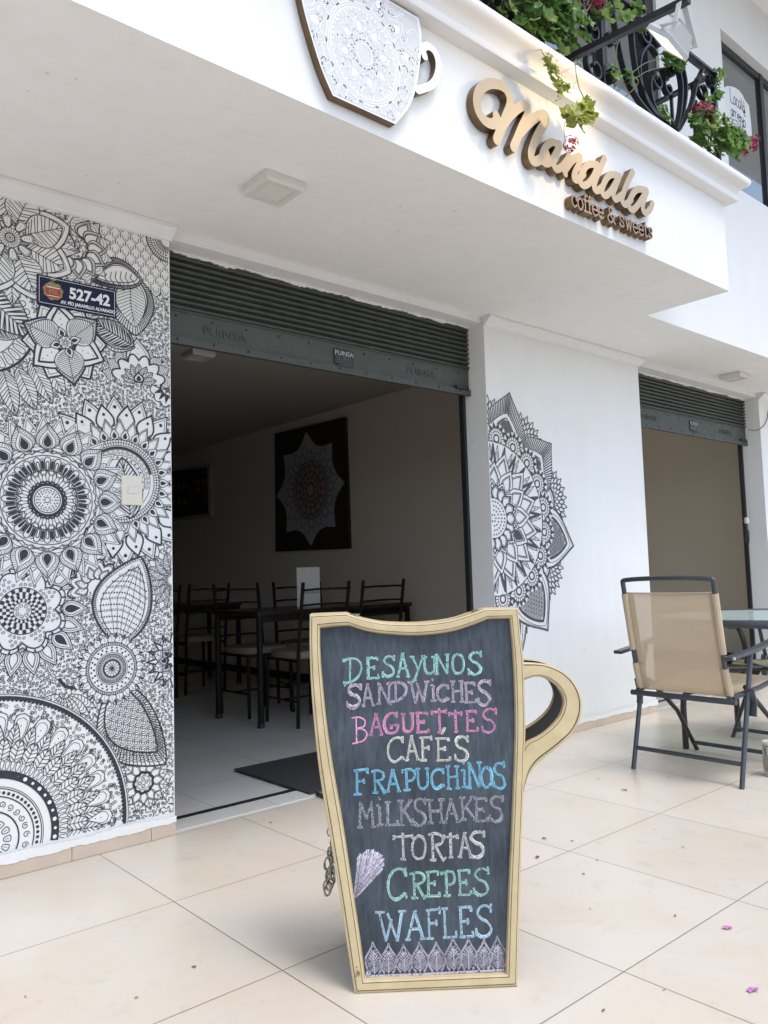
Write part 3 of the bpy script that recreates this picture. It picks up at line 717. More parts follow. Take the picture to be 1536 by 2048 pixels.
# ------------------------------------------------------------------ murals
ink = Ink((-.80, .086, XJ-.003, ZS-.053))
ink.wm = .98
c = (-0.1840,1.2958); PX = .00187
def big_mandala(c):
    ink.circ(c, .010); ink.dots(c, .016, 8, .0022); ink.dots(c, .027, 14, .0026); ink.dots(c, .038, 20, .0026); ink.ticks(c, .030, .036, 22, .0018)
    ink.circ(c, .046, .003); ink.circ(c, .057, .011); ink.scallop(c, .063, 22, .005, .006); ink.cmask(c, .067)
    ink.ring(c, .066, .096, 22, .007, 'leaf', .002, ''); ink.ring(c, .066, .112, 22, .010, 'ogee', .0022, 'i', .5)
    ink.circ(c, .108, .003); ink.ring(c, .100, .158, 24, .0125, 'round', .0028, 'b'); ink.ring(c, .11, .152, 24, .008, 'round', .002, 'B', .5)
    ink.circ(c, .163, .003); ink.scallop(c, .171, 30, .007, .0032, True)
    ink.dots(c, .183, 90, .0018)
    ink.ring(c, .185, .262, 16, .030, 'ogee', .002, 'Ib'); ink.ring(c, .185, .285, 16, .043, 'ogee', .003, 'h', thin=.0014); ink.ring(c, .18, .265, 16, .04, 'drop', .0024, 'xd', .5)
    ink.ring(c, .19, .315, 32, .03, 'ogee', .002, 'i', .25)
big_mandala(c)
# the great quarter mandala in the lower left
c = (-0.3775,0.1284)
ink.ring(c, .05, .075, 14, .012, 'round', .0026, 'd'); ink.circ(c, .10, .005)
for k in range(26): ink.spiral((c[0]+.125*math.cos(k*.24), c[1]+.125*math.sin(k*.24)), .012, 1.3, .0024, k)
ink.circ(c, .15, .004); ink.dots(c, .163, 60, .006); ink.circ(c, .176, .003); ink.circ(c, .182, .002); ink.cmask(c, .184)
ink.circ(c, .2225, .028)
for k in range(44): ink.dot((c[0]+.2225*math.cos(k*.143), c[1]+.2225*math.sin(k*.143)), .0072 if k % 2 else .0052, 10, True)
ink.cmask(c, .237)
ink.ring(c, .238, .268, 90, .0075, 'round', .0022, ''); ink.cmask(c, .258)
ink.ring(c, .26, .345, 40, .024, 'leaf', .0028, 'v', thin=.0024); ink.ring(c, .27, .395, 40, .024, 'leaf', .0028, 'v', .5, thin=.0024)
ink.ring(c, .31, .43, 34, .030, 'round', .0028, 'di')
ink.circ(c, .478, .013); ink.dots(c, .472, 210, .0065)
ink.circ(c, .491, .0026); ink.dots(c, .497, 260, .0022)
R = random.Random(9)
for k in range(520):
    a = R.uniform(-.2, 2.2); rr = R.uniform(.36, .463); ink.spiral((c[0]+rr*math.cos(a), c[1]+rr*math.sin(a)), R.uniform(.0055, .008), 1.15, .002, R.uniform(0, 6)); 
for k in range(0): pass
ink.cmask(c, .494)
# switch leaf
ink.petal((0.1311,1.2353), (0.0962,1.4722), .062, 'leaf', .006, 'v', .0035)
# wheel mandala and the leaves that grow from it
c = (0.0532,0.6662)
ink.dot(c, .006); ink.ticks(c, .006, .030, 14, .0022); ink.circ(c, .032, .007); ink.circ(c, .046, .002); ink.ticks(c, .037, .046, 44, .0022); ink.circ(c, .054, .003)
ink.dots(c, .050, 40, .0026); ink.circ(c, .060, .002); ink.dots(c, .068, 20, .0042); ink.dots(c, .079, 26, .0038, .5); ink.circ(c, .088, .003); ink.dots(c, .093, 70, .0026); ink.circ(c, .098, .003); ink.cmask(c, .098)
ink.ring(c, .096, .131, 24, .0165, 'drop', .0026, 'dD'); ink.ring(c, .10, .136, 24, .009, 'tri', .002, 'B', .5)
ink.petal((0.0768,0.7521), (0.1708,1.0872), .118, 'leaf', .007, 'it', .003, bend=.07)
ink.petal((0.0491,0.6052), (0.2653,0.2760), .118, 'leaf', .006, 'sc', .0026, bend=-.10)
# scalloped flower behind
c = (-0.0069,0.9726)
ink.scallop(c, .085, 7, .022, .006, False, a0=.2, a1=3.6); ink.ring(c, .03, .082, 7, .018, 'ogee', .003, 'id', .5, a0=.2, a1=3.6)
ink.scallop(c, .078, 7, .018, .002, True, a0=.2, a1=3.6)
# checkered flower
c = (-0.2688,0.8990)
for k in range(7): ink.spiral((c[0]+.02*math.cos(k*.9), c[1]+.02*math.sin(k*.9)), .0085, 1.3, .0018, k)
ink.circ(c, .031, .002); ink.checker(c, .032, .043, 16); ink.checker(c, .043, .055, 16, .5); ink.checker(c, .055, .067, 18); ink.checker(c, .067, .080, 18, .5); ink.circ(c, .082, .003); ink.cmask(c, .082)
for k in range(8): 
    a = k*math.pi/4+.2; q = (c[0]+.112*math.cos(a), c[1]+.112*math.sin(a))
    for rr_, nj in ((.094, 4), (.111, 3), (.124, 2)):
        for j in range(nj): ink.spiral((c[0]+rr_*math.cos(a+.39+(j-(nj-1)/2)*.17), c[1]+rr_*math.sin(a+.39+(j-(nj-1)/2)*.17)), .0065, 1.2, .0018, j)
ink.scallop(c, .112, 8, .030, .005); A = 80
for k in range(64):
    a = 2*math.pi*k/64; r = .112+.03*abs(math.sin((a)*4)); 
    if k % 2: ink.line([(c[0]+(r+.004)*math.cos(a), c[1]+(r+.004)*math.sin(a)), (c[0]+(r+.014)*math.cos(a), c[1]+(r+.014)*math.sin(a))], .006)
ink.scallop(c, .128, 8, .030, .004, True)
ink.ring(c, .135, .232, 18, .030, 'ogee', .0034, 'ib'); ink.ring(c, .14, .225, 18, .024, 'ogee', .0024, 'ix', .5)
# big half mandala over the switch leaf
c = (0.0878,1.3798)
ink.circ(c, .085, .002, 0, 3.3); ink.dots(c, .092, 30, .004); ink.circ(c, .10, .002)
for k in range(22): 
    a = -.2+k*.165; ink.spiral((c[0]+.111*math.cos(a), c[1]+.111*math.sin(a)), .009, 1.2, .0018, a)
ink.circ(c, .123, .002); ink.circ(c, .130, .010, .25, 2.6); ink.circ(c, .139, .002); ink.cmask(c, .137)
ink.ticks(c, .139, .160, 90, .0022); ink.circ(c, .150, .002); ink.circ(c, .161, .0028); ink.cmask(c, .161)
ink.ring(c, .160, .205, 26, .017, 'ogee', .0026, 'b'); ink.ring(c, .165, .245, 26, .021, 'ogee', .003, 'i', .5)
ink.ring(c, .20, .300, 18, .036, 'ogee', .0065, 'D', .2); ink.ring(c, .215, .335, 18, .040, 'ogee', .0045, 'iD', .7)
# star flower under the address plate
c = (-0.1198,1.8912)
for k in range(5): ink.spiral((c[0]+.009*math.cos(k*1.3), c[1]+.009*math.sin(k*1.3)), .007, 1.2, .002, k)
ink.scallop(c, .020, 8, .005, .003, True); ink.ring(c, .02, .062, 4, .016, 'ogee', .003, 'b', .25)
ink.ring(c, .02, .135, 3, .055, 'leaf', .003, 'h', .35); ink.ring(c, .03, .155, 3, .06, 'ogee', .007, 'Id', .85)
ink.ring(c, .03, .160, 3, .062, 'ogee', .007, 'h', .35); ink.ring(c, .03, .158, 6, .07, 'ogee', .007, 'id', .1)
# flower in the upper left corner
c = (-0.3176,2.2452)
ink.dot(c, .004); ink.circ(c, .009, .002); ink.circ(c, .016, .004); ink.ticks(c, .018, .036, 22, .002); ink.circ(c, .037, .002); ink.cmask(c, .037)
ink.ring(c, .036, .085, 8, .020, 'round', .003, 'id', .2)
ink.ring(c, .06, .205, 8, .062, 'leaf', .0036, 'v', .55, thin=.0026); ink.ring(c, .06, .235, 8, .075, 'leaf', .0045, 'i', .55)
ink.ring(c, .08, .255, 8, .05, 'ogee', .003, 'v', .05)
# spiral crescent, lotus, scales and leaves along the top
c = (-0.1367,2.2690)
for k in range(5): ink.spiral((c[0]+.016*math.cos(k*1.25), c[1]+.016*math.sin(k*1.25)), .0105, 1.4, .0026, k)
ink.circ(c, .034, .0025); ink.dots(c, .043, 20, .0035); ink.circ(c, .052, .006); ink.cmask(c, .054)
c = (-0.0844,2.2706)
ink.ring(c, .045, .125, 7, .034, 'ogee', .0036, 'Ii', .1, a0=-2.0, a1=1.6); ink.ring(c, .05, .150, 7, .034, 'ogee', .003, 'x', .6, a0=-2.0, a1=1.6)
c = (0.2927,2.3892)
ink.dot(c, .012); ink.circ(c, .028, .002); ink.ticks(c, .03, .05, 40, .003); ink.circ(c, .052, .0028); ink.dots(c, .062, 34, .004); ink.circ(c, .072, .0028); ink.ticks(c, .072, .088, 60, .003); ink.circ(c, .09, .005); ink.cmask(c, .09)
ink.petal((0.1641,2.2032), (0.0020,2.1667), .034, 'leaf', .003, 'x', .003, bend=-.10)
ink.petal((0.1851,2.1997), (-0.0426,2.1567), .062, 'leaf', .0045, 'sx', .003, bend=-.10)
ink.petal((0.1369,2.1930), (0.1544,1.9987), .062, 'leaf', .003, 'v', .0022, bend=-.05)
ink.petal((0.1371,2.2135), (0.1562,1.9645), .10, 'leaf', .005, 's', .003, bend=-.05)
x0, z0 = (0.0413,2.1375); x1, z1 = (0.3068,2.4656)
r = 0; z = z0+.02
while z < z1+.02:
    x = x0-.01+(r % 2)*.021
    while x < x1+.02:
        O = [(x-.021, z+.027), (x-.0195, z+.003), (x, z-.015), (x+.0195, z+.003), (x+.021, z+.027)]
        P = catmull(O, 4); ink.line(P, .0034); ink.line(P*.55+np.array([x, z+.016])*.45, .0022); ink.dot((x, z+.009), .0022); ink.mask(np.concatenate([P, [[x, z+.038]]])); x += .042
    z += .031; r += 1
# left: striped leaf, arc band, hanging leaves
ink.petal((-0.4481,2.0581), (-0.2436,1.8943), .075, 'leaf', .004, 'h', .003)
ink.petal((-0.4310,1.9185), (-0.2297,1.9285), .06, 'leaf', .003, 'h', .003)
c = (-0.4149,1.9216)
ink.circ(c, .125, .0028, -1.7, .1); ink.ring(c, .128, .178, 34, .012, 'round', .0026, 'd'); ink.circ(c, .184, .009, -1.7, .1); ink.cmask(c, .188)
for k, (bx, tx) in enumerate((((-0.3401,1.7631), (-0.2939,1.5935)), ((-0.2896,1.7706), (-0.2252,1.6230)), ((-0.2468,1.8047), (-0.1669,1.6519)), ((-0.2029,1.8209), (-0.1216,1.6913)), ((-0.3812,1.7570), (-0.3606,1.6166)))): ink.petal(bx, tx, .034, 'leaf', .003, 'v', .0022)
ink.petal((0.1477,1.9224), (-0.0236,1.9956), .052, 'leaf', .0045, 'h', .0036); ink.petal((0.0112,1.9528), (0.1518,1.9170), .05, 'leaf', .004, 'v', .003)
# lotus right of the star
c = (0.1674,1.7779)
ink.petal(c, (0.1656,1.8180), .020, 'ogee', .006, 'b'); ink.ring(c, .012, .075, 7, .016, 'leaf', .0028, 'h', .5, a0=0, a1=math.pi)
ink.scallop(c, .088, 6, .026, .006, True, a0=0, a1=math.pi); ink.petal((c[0], c[1]+.06), (0.1603,1.9570), .05, 'ogee', .0045, 'id')
ink.ring(c, .09, .15, 9, .028, 'ogee', .003, 'x', .5, a0=0, a1=math.pi)
c = (0.2953,1.7745)
ink.ring(c, .0, .03, 9, .008, 'drop', .0026, 'b'); ink.circ(c, .034, .003); ink.ring(c, .036, .068, 14, .009, 'tri', .003, 'B'); ink.scallop(c, .072, 12, .012, .0034, True)
# right edge flowers
c = (0.2990,0.6750)
ink.dot(c, .008); ink.scallop(c, .016, 6, .008, .009, True); ink.ring(c, .02, .062, 8, .018, 'ogee', .003, 'ib'); ink.ring(c, .03, .09, 8, .024, 'ogee', .004, 'v', .5); ink.ring(c, .05, .108, 16, .017, 'tri', .006, 'i')
c = (0.3024,0.9919)
ink.dot(c, .014); ink.dots(c, .021, 16, .003); ink.circ(c, .027, .003); ink.cmask(c, .027); ink.ring(c, .027, .115, 14, .024, 'leaf', .0026, 'h', thin=.002); ink.ring(c, .05, .125, 14, .02, 'leaf', .0024, '', .5)
c = (0.2042,1.1421)
ink.ring(c, .005, .10, 7, .022, 'leaf', .003, 'iv', .5, a0=0, a1=math.pi); ink.ring(c, .005, .07, 5, .02, 'leaf', .003, 'd', .5, a0=math.pi, a1=2*math.pi)
c = (0.2096,1.2907)
ink.spiral(c, .012, 1.6, .003); ink.ring(c, .014, .07, 9, .016, 'leaf', .0028, 'h')
ink.petal((0.2098,1.3106), (0.2371,1.5532), .04, 'leaf', .003, 'xi'); ink.petal((0.1880,1.1912), (0.3061,1.3446), .045, 'leaf', .003, 'v')
c = (0.1746,0.2225)
for k in range(4): ink.spiral((c[0]+.012*math.cos(k*1.57), c[1]+.012*math.sin(k*1.57)), .009, 1.2, .0026, k)
ink.circ(c, .026, .002); ink.scallop(c, .034, 9, .006, .010, True); ink.ring(c, .036, .085, 12, .018, 'ogee', .0028, 'i'); ink.ring(c, .04, .112, 12, .02, 'ogee', .0026, 'v', .5)
c = (0.0348,0.3676)
ink.ring(c, .01, .085, 7, .018, 'ogee', .003, 'I', .5, a0=math.pi, a1=2*math.pi); ink.ring(c, .02, .11, 8, .022, 'ogee', .003, 'd', 0, a0=math.pi, a1=2*math.pi)
c = (-0.1211,0.5977)
for k in range(9):
    a = 3.5+k*.28; ink.petal((c[0]+.02*math.cos(a), c[1]+.02*math.sin(a)), (c[0]+.13*math.cos(a), c[1]+.13*math.sin(a)), .016, 'leaf', .0028, 'x', .0022)
ink.line(catmull([(-0.1424,0.6500), (-0.1211,0.6209), (-0.0852,0.6096)], 6), .012)
# more motifs beyond the frame
for q, sc in (((-.62, 1.75), 1), ((-.66, .95), 1)):
    ink.dot(q, .01); ink.circ(q, .03, .006); ink.ring(q, .04, .1, 12, .02, 'ogee', .003, 'ib'); ink.circ(q, .11, .006); ink.cmask(q, .11); ink.ring(q, .11, .2, 16, .035, 'ogee', .003, 'v'); ink.ring(q, .12, .25, 16, .035, 'ogee', .004, 'i', .5)
a0, b0 = (-0.0845,1.9937); ink.filler(.0135, .0060, .0023, 4)
mur = ink.build('wall_mural', lambda a, b_, d: tuple(Vector((a, WY-.0012-d, b_))-OFF), M['ink'], bld, 0, M['mural_white'])

pil = Ink((XP0+.002, .3, 3.6, 2.2), .006); pil.wm = .88
c = (2.255, 1.285)
def pillar_mandala(c):
    A0, A1 = -1.62, 1.62
    for r in (.02, .045, .07, .095): pil.dots(c, r, int(r*300), .006)
    pil.circ(c, .115, .005); pil.cmask(c, .115)
    pil.ring(c, .11, .19, 18, .035, 'leaf', .011, 'B'); 
    pil.ring(c, .13, .225, 14, .04, 'ogee', .006, 'Ib', .5, thin=.004)
    pil.ring(c, .17, .325, 13, .062, 'ogee', .007, 'Ib', .1, thin=.005)
    pil.ring(c, .20, .395, 13, .072, 'ogee', .007, 'IB', .6, thin=.005)
    pil.ring(c, .26, .43, 26, .035, 'tri', .010, 'iI', .3, thin=.004); pil.ring(c, .30, .425, 40, .016, 'ogee', .005, 'b', .1); pil.circ(c, .44, .006); pil.cmask(c, .435)
    for k in range(10):                      # little half suns round the heart
        a = A0+(A1-A0)*(k+.5)/10; q = (c[0]+.46*math.cos(a), c[1]+.46*math.sin(a))
        pil.circ(q, .022, .012); pil.circ(q, .040, .004); pil.ticks(q, .042, .060, 18, .005); pil.circ(q, .062, .005); pil.cmask(q, .064)
        pil.ring(q, .064, .095, 14, .013, 'tri', .005, 'B'); pil.cmask(q, .09)
    for ang, L in ((76, .765), (40, .735), (-12, .76), (-56, .80), (-84, .95), (110, .8)):
        a = math.radians(ang); t = (c[0]+L*math.cos(a), c[1]+L*math.sin(a)); bs = (c[0]+.33*math.cos(a), c[1]+.33*math.sin(a))
        big = ang > 20
        if big:
            pil.petal((c[0]+.36*math.cos(a), c[1]+.36*math.sin(a)), (c[0]+(L-.16)*math.cos(a), c[1]+(L-.16)*math.sin(a)), .105, 'leaf', .007, 'c', .0040)
            pil.petal((c[0]+.35*math.cos(a), c[1]+.35*math.sin(a)), (c[0]+(L-.13)*math.cos(a), c[1]+(L-.13)*math.sin(a)), .135, 'leaf', .005, 'i', .0036)
            O = pil.petal(bs, t, .19, 'tip', .006, '', mask=False); n = len(O)
            I = pil.shape((c[0]+.34*math.cos(a), c[1]+.34*math.sin(a)), (c[0]+(L-.125)*math.cos(a), c[1]+(L-.125)*math.sin(a)), .137, 'tip', n=16)[4]
            for k in range(n):
                for q in (0, .5):
                    p0 = O[k]*(1-q)+O[(k+1) % n]*q; p1 = I[k]*(1-q)+I[(k+1) % n]*q; pil.line([p0, p1], .0085)
            pil.mask(O)
        else:
            pil.petal((c[0]+.36*math.cos(a), c[1]+.36*math.sin(a)), (c[0]+(L-.075)*math.cos(a), c[1]+(L-.075)*math.sin(a)), .128, 'leaf', .018, 'c', .0040)
            pil.petal((c[0]+.35*math.cos(a), c[1]+.35*math.sin(a)), (c[0]+(L-.04)*math.cos(a), c[1]+(L-.04)*math.sin(a)), .152, 'leaf', .004, '')
            O = pil.petal(bs, t, .19, 'tip', .007, '', mask=False)
            for k in range(len(O)):
                for q in (0, .33, .66): pil.dot(O[k]*(1-q)*.96+O[(k+1) % len(O)]*q*.96+np.array([c[0]+.55*math.cos(a), c[1]+.55*math.sin(a)])*.04, .0055, 6)
            pil.mask(O)
    for ang in (95, 58, 14, -34, -70, -98):
        a = math.radians(ang); q = (c[0]+.47*math.cos(a), c[1]+.47*math.sin(a))
        for k in range(8): pil.spiral((q[0]+.05*math.cos(k*.8), q[1]+.05*math.sin(k*.8)), .02, 1.3, .004, k)
        pil.circ(q, .088, .004); pil.circ(q, .108, .018); pil.cmask(q, .116)
        for r0, r1, ph in ((.12, .165, 0), (.14, .19, .5), (.16, .215, 0), (.18, .24, .5)): pil.ring(q, r0, r1, 24, .015, 'ogee', .0042, 'i', ph, thin=.003)
pillar_mandala(c)
pil.build('pillar_mural', lambda a, b_, d: tuple(Vector((a, WY-.0012-d, b_))-OFF), M['ink_grey'], bld)

# ------------------------------------------------------------------ chalkboard in the shape of a mug
BOARD_AT=(0.2161,-0.9347,0); BOARD_TURN=-0.69104
TH = math.radians(8); SN, CS = math.sin(TH), math.cos(TH); YT = .90*SN+.026
front = lambda a, b, d: (a, b*SN-d*CS, b*CS+d*SN)
rear = lambda a, b, d: (a, 2*YT-(b*SN-d*CS), b*CS+d*SN)
brd = thing('menu_board', 'cream framed A-frame blackboard shaped like a mug, covered in coloured chalk menu words', 'chalkboard sign', BOARD_AT, BOARD_TURN)
RUNS_O = [[(-0.2909,0.9005),(-0.2437,0.9013),(-0.1964,0.9015)], [(-0.1964,0.9015),(-0.1468,0.8838),(-0.0915,0.8727),(-0.0082,0.8684),(0.0758,0.8751),(0.1326,0.8900),(0.1697,0.9011)], [(0.1697,0.9011),(0.2118,0.9009),(0.2579,0.9000)],
          [(0.2579,0.9000),(0.2596,0.8196),(0.2629,0.7649),(0.2592,0.6735),(0.2557,0.5943),(0.2475,0.5165),(0.2399,0.4400),(0.2286,0.3401),(0.2131,0.1940),(0.1944,-0.0006)], [(0.1944,-0.0006),(0.0008,-0.0012),(-0.1958,-0.0013)],
          [(-0.1958,-0.0013),(-0.2098,0.0917),(-0.2275,0.2202),(-0.2506,0.3673),(-0.2721,0.5090),(-0.2837,0.6283),(-0.2904,0.7344),(-0.2919,0.8263),(-0.2909,0.9005)]]
RUNS_I = [[(-0.2637,0.8638),(-0.2249,0.8670),(-0.1872,0.8680)], [(-0.1872,0.8680),(-0.1449,0.8529),(-0.0897,0.8429),(-0.0067,0.8369),(0.0742,0.8432),(0.1336,0.8584),(0.1753,0.8731)], [(0.1753,0.8731),(0.2044,0.8733),(0.2336,0.8730)],
          [(0.2336,0.8730),(0.2356,0.8039),(0.2351,0.7387),(0.2327,0.6637),(0.2291,0.5952),(0.2216,0.5174),(0.2132,0.4410),(0.2021,0.3410),(0.1850,0.1951),(0.1677,0.0282)], [(0.1677,0.0282),(-0.0003,0.0287),(-0.1696,0.0289)],
          [(-0.1696,0.0289),(-0.1794,0.1186),(-0.1950,0.2334),(-0.2151,0.3809),(-0.2372,0.5180),(-0.2513,0.6272),(-0.2613,0.7442),(-0.2646,0.8091),(-0.2637,0.8638)]]
def runs(R): return np.concatenate([catmull(r, 5)[:-1] for r in R])
LO, LI = runs(RUNS_O), runs(RUNS_I)
HO = catmull([(0.2614,0.7595),(0.2995,0.7561),(0.3295,0.7491),(0.3615,0.7335),(0.3872,0.7094),(0.4024,0.6794),(0.4065,0.6446),(0.3981,0.6105),(0.3790,0.5796),(0.3526,0.5570),(0.3180,0.5322),(0.2865,0.5100),(0.2632,0.4877),(0.2490,0.4626),(0.2383,0.4325)], 4)
HI = catmull([(0.2603,0.7120),(0.2863,0.7203),(0.3078,0.7201),(0.3265,0.7114),(0.3448,0.6974),(0.3568,0.6756),(0.3595,0.6542),(0.3502,0.6279),(0.3348,0.6074),(0.3114,0.5871),(0.2857,0.5713),(0.2548,0.5577),(0.2421,0.5322),(0.2389,0.5014),(0.2353,0.4657)], 4)
def strip(fn, O, I, prof, closed, flip=False):
    """moulded strip between an outer and an inner outline; prof = [(t, d, material)...]"""
    b = MB(); n = len(O); m = len(prof)
    for o, i in zip(O, I):
        for t, d, _ in prof: b.v.append(tuple(map(float, fn(*(o*(1-t)+i*t), d))))
    for k in range(n if closed else n-1):
        k2 = (k+1) % n
        for j in range(m):
            j2 = (j+1) % m; f = (k*m+j, k2*m+j, k2*m+j2, k*m+j2)
            b.f.append(f[::-1] if flip else f); b.mi.append(prof[j][2])
    return b
FP = [(0, -.018, 0), (0, .003, 0), (.05, .0085, 0), (.20, .0105, 1), (.212, .0070, 1), (.240, .0070, 1), (.252, .0112, 0), (.30, .0122, 0), (.74, .0118, 1), (.752, .0085, 1), (.778, .0085, 1), (.79, .0105, 0), (.93, .0085, 0), (1, -.0035, 1), (1.012, -.0045, 0), (1.012, -.018, 2)]
HPr = [(0, -.016, 0), (0, .001, 0), (.04, .006, 0), (.13, .0075, 1), (.15, .0045, 1), (.18, .0045, 1), (.20, .008, 0), (.86, .008, 1), (.875, .0055, 1), (.90, .0055, 0), (.97, .0055, 0), (1, .001, 0), (1, -.016, 2)]
for fn, nm, fl in ((front, 'front_frame', False), (rear, 'rear_frame', True)):
    fr = strip(fn, LO, LI, FP, True, fl).build(nm, [M['cream'], M['groove'], M['black']], brd)
    strip(fn, HO, HI, HPr, False, fl).build('handle', [M['cream'], M['groove'], M['black']], brd)
    MB().prism([tuple(p) for p in LI*1.0], fn, -.0165, -.0045).build('blackboard' if fl is False else 'rear_blackboard', [M['board']] if not fl else [M['black']], brd)
# chipped paint near the foot
b = MB()
for q, r in (((-0.1874,0.0467), .0055), ((-0.1845,0.0429), .004), ((-0.1892,0.0583), .0025), ((-0.1907,0.0390), .003)):
    R = random.Random(int(r*1e5)); b.prism([(q[0]+r*R.uniform(.6, 1.2)*math.cos(k), q[1]+r*R.uniform(.6, 1.3)*math.sin(k)) for k in np.linspace(0, 5.6, 8)], front, .0120, .0129)
b.build('paint_chip', M['groove'], brd)
for px_ in (-.19, .17): MB().box((px_-.03, YT-.020, .885), (px_+.03, YT+.020, .8885)).build('hinge', M['chain'], brd)

SM = lambda *p: ('s', p)
GL = {
 'A': [[(.08, 0), (.5, 1), (.92, 0)], [(.24, .36), (.78, .36)], [(-.04, 0), (.22, 0)], [(.78, 0), (1.04, 0)], [(.4, 1), (.6, 1)]],
 'B': [[(.28, 0), (.28, 1)], SM((.0, .97), (.45, 1), (.82, .86), (.74, .62), (.3, .55)), SM((.3, .55), (.8, .5), (.98, .28), (.7, .06), (.0, -.05))],
 'C': [SM((.94, .80), (.78, .95), (.45, .95), (.12, .72), (.04, .38), (.2, .08), (.5, .0), (.9, .18)), [(.94, 1), (.95, .72)], [(.90, .18), (.98, .06)]],
 'D': [[(.33, .02), (.36, 1)], SM((.0, .93), (.35, 1), (.75, .97), (.98, .72), (.88, .36), (.55, .12), (.0, .0)), [(-.02, 1), (.02, .86)], [(-.03, .08), (.04, -.1)]],
 'E': [[(.12, 0), (.14, 1)], [(.0, 1), (.9, 1)], [(.9, 1.02), (.88, .86)], [(.14, .52), (.62, .52)], [(.62, .62), (.62, .42)], [(.0, .0), (.95, .0)], [(.95, .16), (.97, -.02)]],
 'F': [[(.18, 0), (.2, 1)], [(.02, .98), (.95, 1)], [(.95, 1.06), (.92, .84)], [(.2, .52), (.68, .54)], [(.68, .64), (.68, .44)], [(-.04, 0), (.45, 0)]],
 'G': [SM((.88, .82), (.7, .97), (.4, .93), (.1, .68), (.04, .35), (.22, .06), (.55, .0), (.86, .1), (.95, .36)), [(.5, .34), (1., .40)], [(.89, 1), (.9, .74)], [(.52, .42), (.5, .2)]],
 'H': [[(.15, 0), (.15, 1)], [(.85, 0), (.85, 1)], [(.15, .5), (.85, .52)], [(-.02, 0), (.32, 0)], [(.68, 0), (1.02, 0)], [(-.02, 1), (.32, 1)], [(.68, 1), (1.02, 1)]],
 'i': [[(.5, 0), (.52, .68)], [(.05, 0), (.95, 0)], [(.1, .68), (.52, .68)], [(.42, .94), (.58, .97)], [(.42, .98), (.58, .92)]],
 'K': [[(.18, 0), (.18, 1)], [(.2, .42), (.86, 1)], [(.38, .58), (.92, .0)], [(.0, 0), (.36, 0)], [(.0, 1), (.36, 1)], [(.7, 1), (1, 1)], [(.8, 0), (1.02, .02)]],
 'L': [[(.18, 0), (.2, 1)], [(.0, 1), (.4, 1)], [(.0, 0), (.95, .0)], [(.95, .2), (.97, -.02)]],
 'M': [[(.10, 0), (.16, 1)], [(.16, 1), (.5, .32)], [(.5, .32), (.82, 1)], [(.82, 1), (.9, 0)], [(-.04, 0), (.24, 0)], [(.76, 0), (1.04, 0)]],
 'N': [[(.12, 0), (.18, 1)], [(.18, 1), (.82, 0)], [(.82, 0), (.92, 1)], [(-.04, 0), (.26, 0)], [(.76, 1), (1.06, 1)], [(.05, 1), (.2, 1)]],
 'O': [SM((.55, .98), (.2, .85), (.03, .48), (.15, .1), (.45, .0), (.8, .12), (.96, .5), (.85, .86), (.55, .98), (.4, .96))],
 'P': [[(.3, 0), (.3, 1)], SM((.0, .93), (.4, 1), (.82, .96), (.98, .75), (.8, .5), (.32, .44)), [(.06, 0), (.56, 0)], [(-.0, 1), (.02, .86)]],
 'R': [[(.22, 0), (.22, 1)], SM((.0, .95), (.45, 1), (.85, .88), (.8, .62), (.24, .50)), [(.42, .52), (.86, .0)], [(.02, 0), (.42, 0)], [(.8, -.06), (1.02, .08)]],
 'S': [SM((.94, .86), (.72, .97), (.36, .95), (.16, .76), (.36, .58), (.72, .46), (.88, .24), (.7, .05), (.35, .0), (.06, .12)), [(.96, 1.02), (.94, .76)], [(.04, .28), (.07, .04)]],
 'T': [[(.5, 0), (.5, 1)], [(.0, .84), (1, .86)], [(.0, .92), (.0, .74)], [(1., .94), (1., .76)], [(.36, 0), (.62, 0)]],
 'U': [SM((.16, 1), (.13, .5), (.2, .12), (.5, .0), (.8, .14), (.86, .5), (.86, 1)), [(.0, 1), (.3, 1)], [(.72, 1), (1, 1)]],
 'W': [[(.12, 1), (.32, 0)], [(.32, 0), (.54, .74)], [(.42, .96), (.72, 0)], [(.72, 0), (.92, 1)], [(-.02, 1), (.28, 1)], [(.8, 1), (1.06, 1)]],
 'Y': [[(.1, 1), (.48, .46)], [(.92, 1), (.2, -.1)], [(-.04, 1), (.24, 1)], [(.78, 1), (1.06, 1)], [(.05, -.1), (.32, -.1)]],
}
CH = {k: chalk_mat('chalk_'+k, c, kp+.09) for k, c, kp in (('mint', (.42, .72, .66), .66), ('lilac', (.56, .47, .58), .62), ('pink', (.74, .33, .55), .66), ('cream', (.72, .72, .64), .66),
      ('blue', (.26, .58, .74), .68), ('grey', (.40, .40, .44), .56), ('white', (.66, .64, .61), .62), ('green', (.42, .68, .58), .64), ('sky', (.50, .68, .78), .66), ('leafs', (.50, .46, .53), .60), ('cone', (.66, .62, .72), .62))}
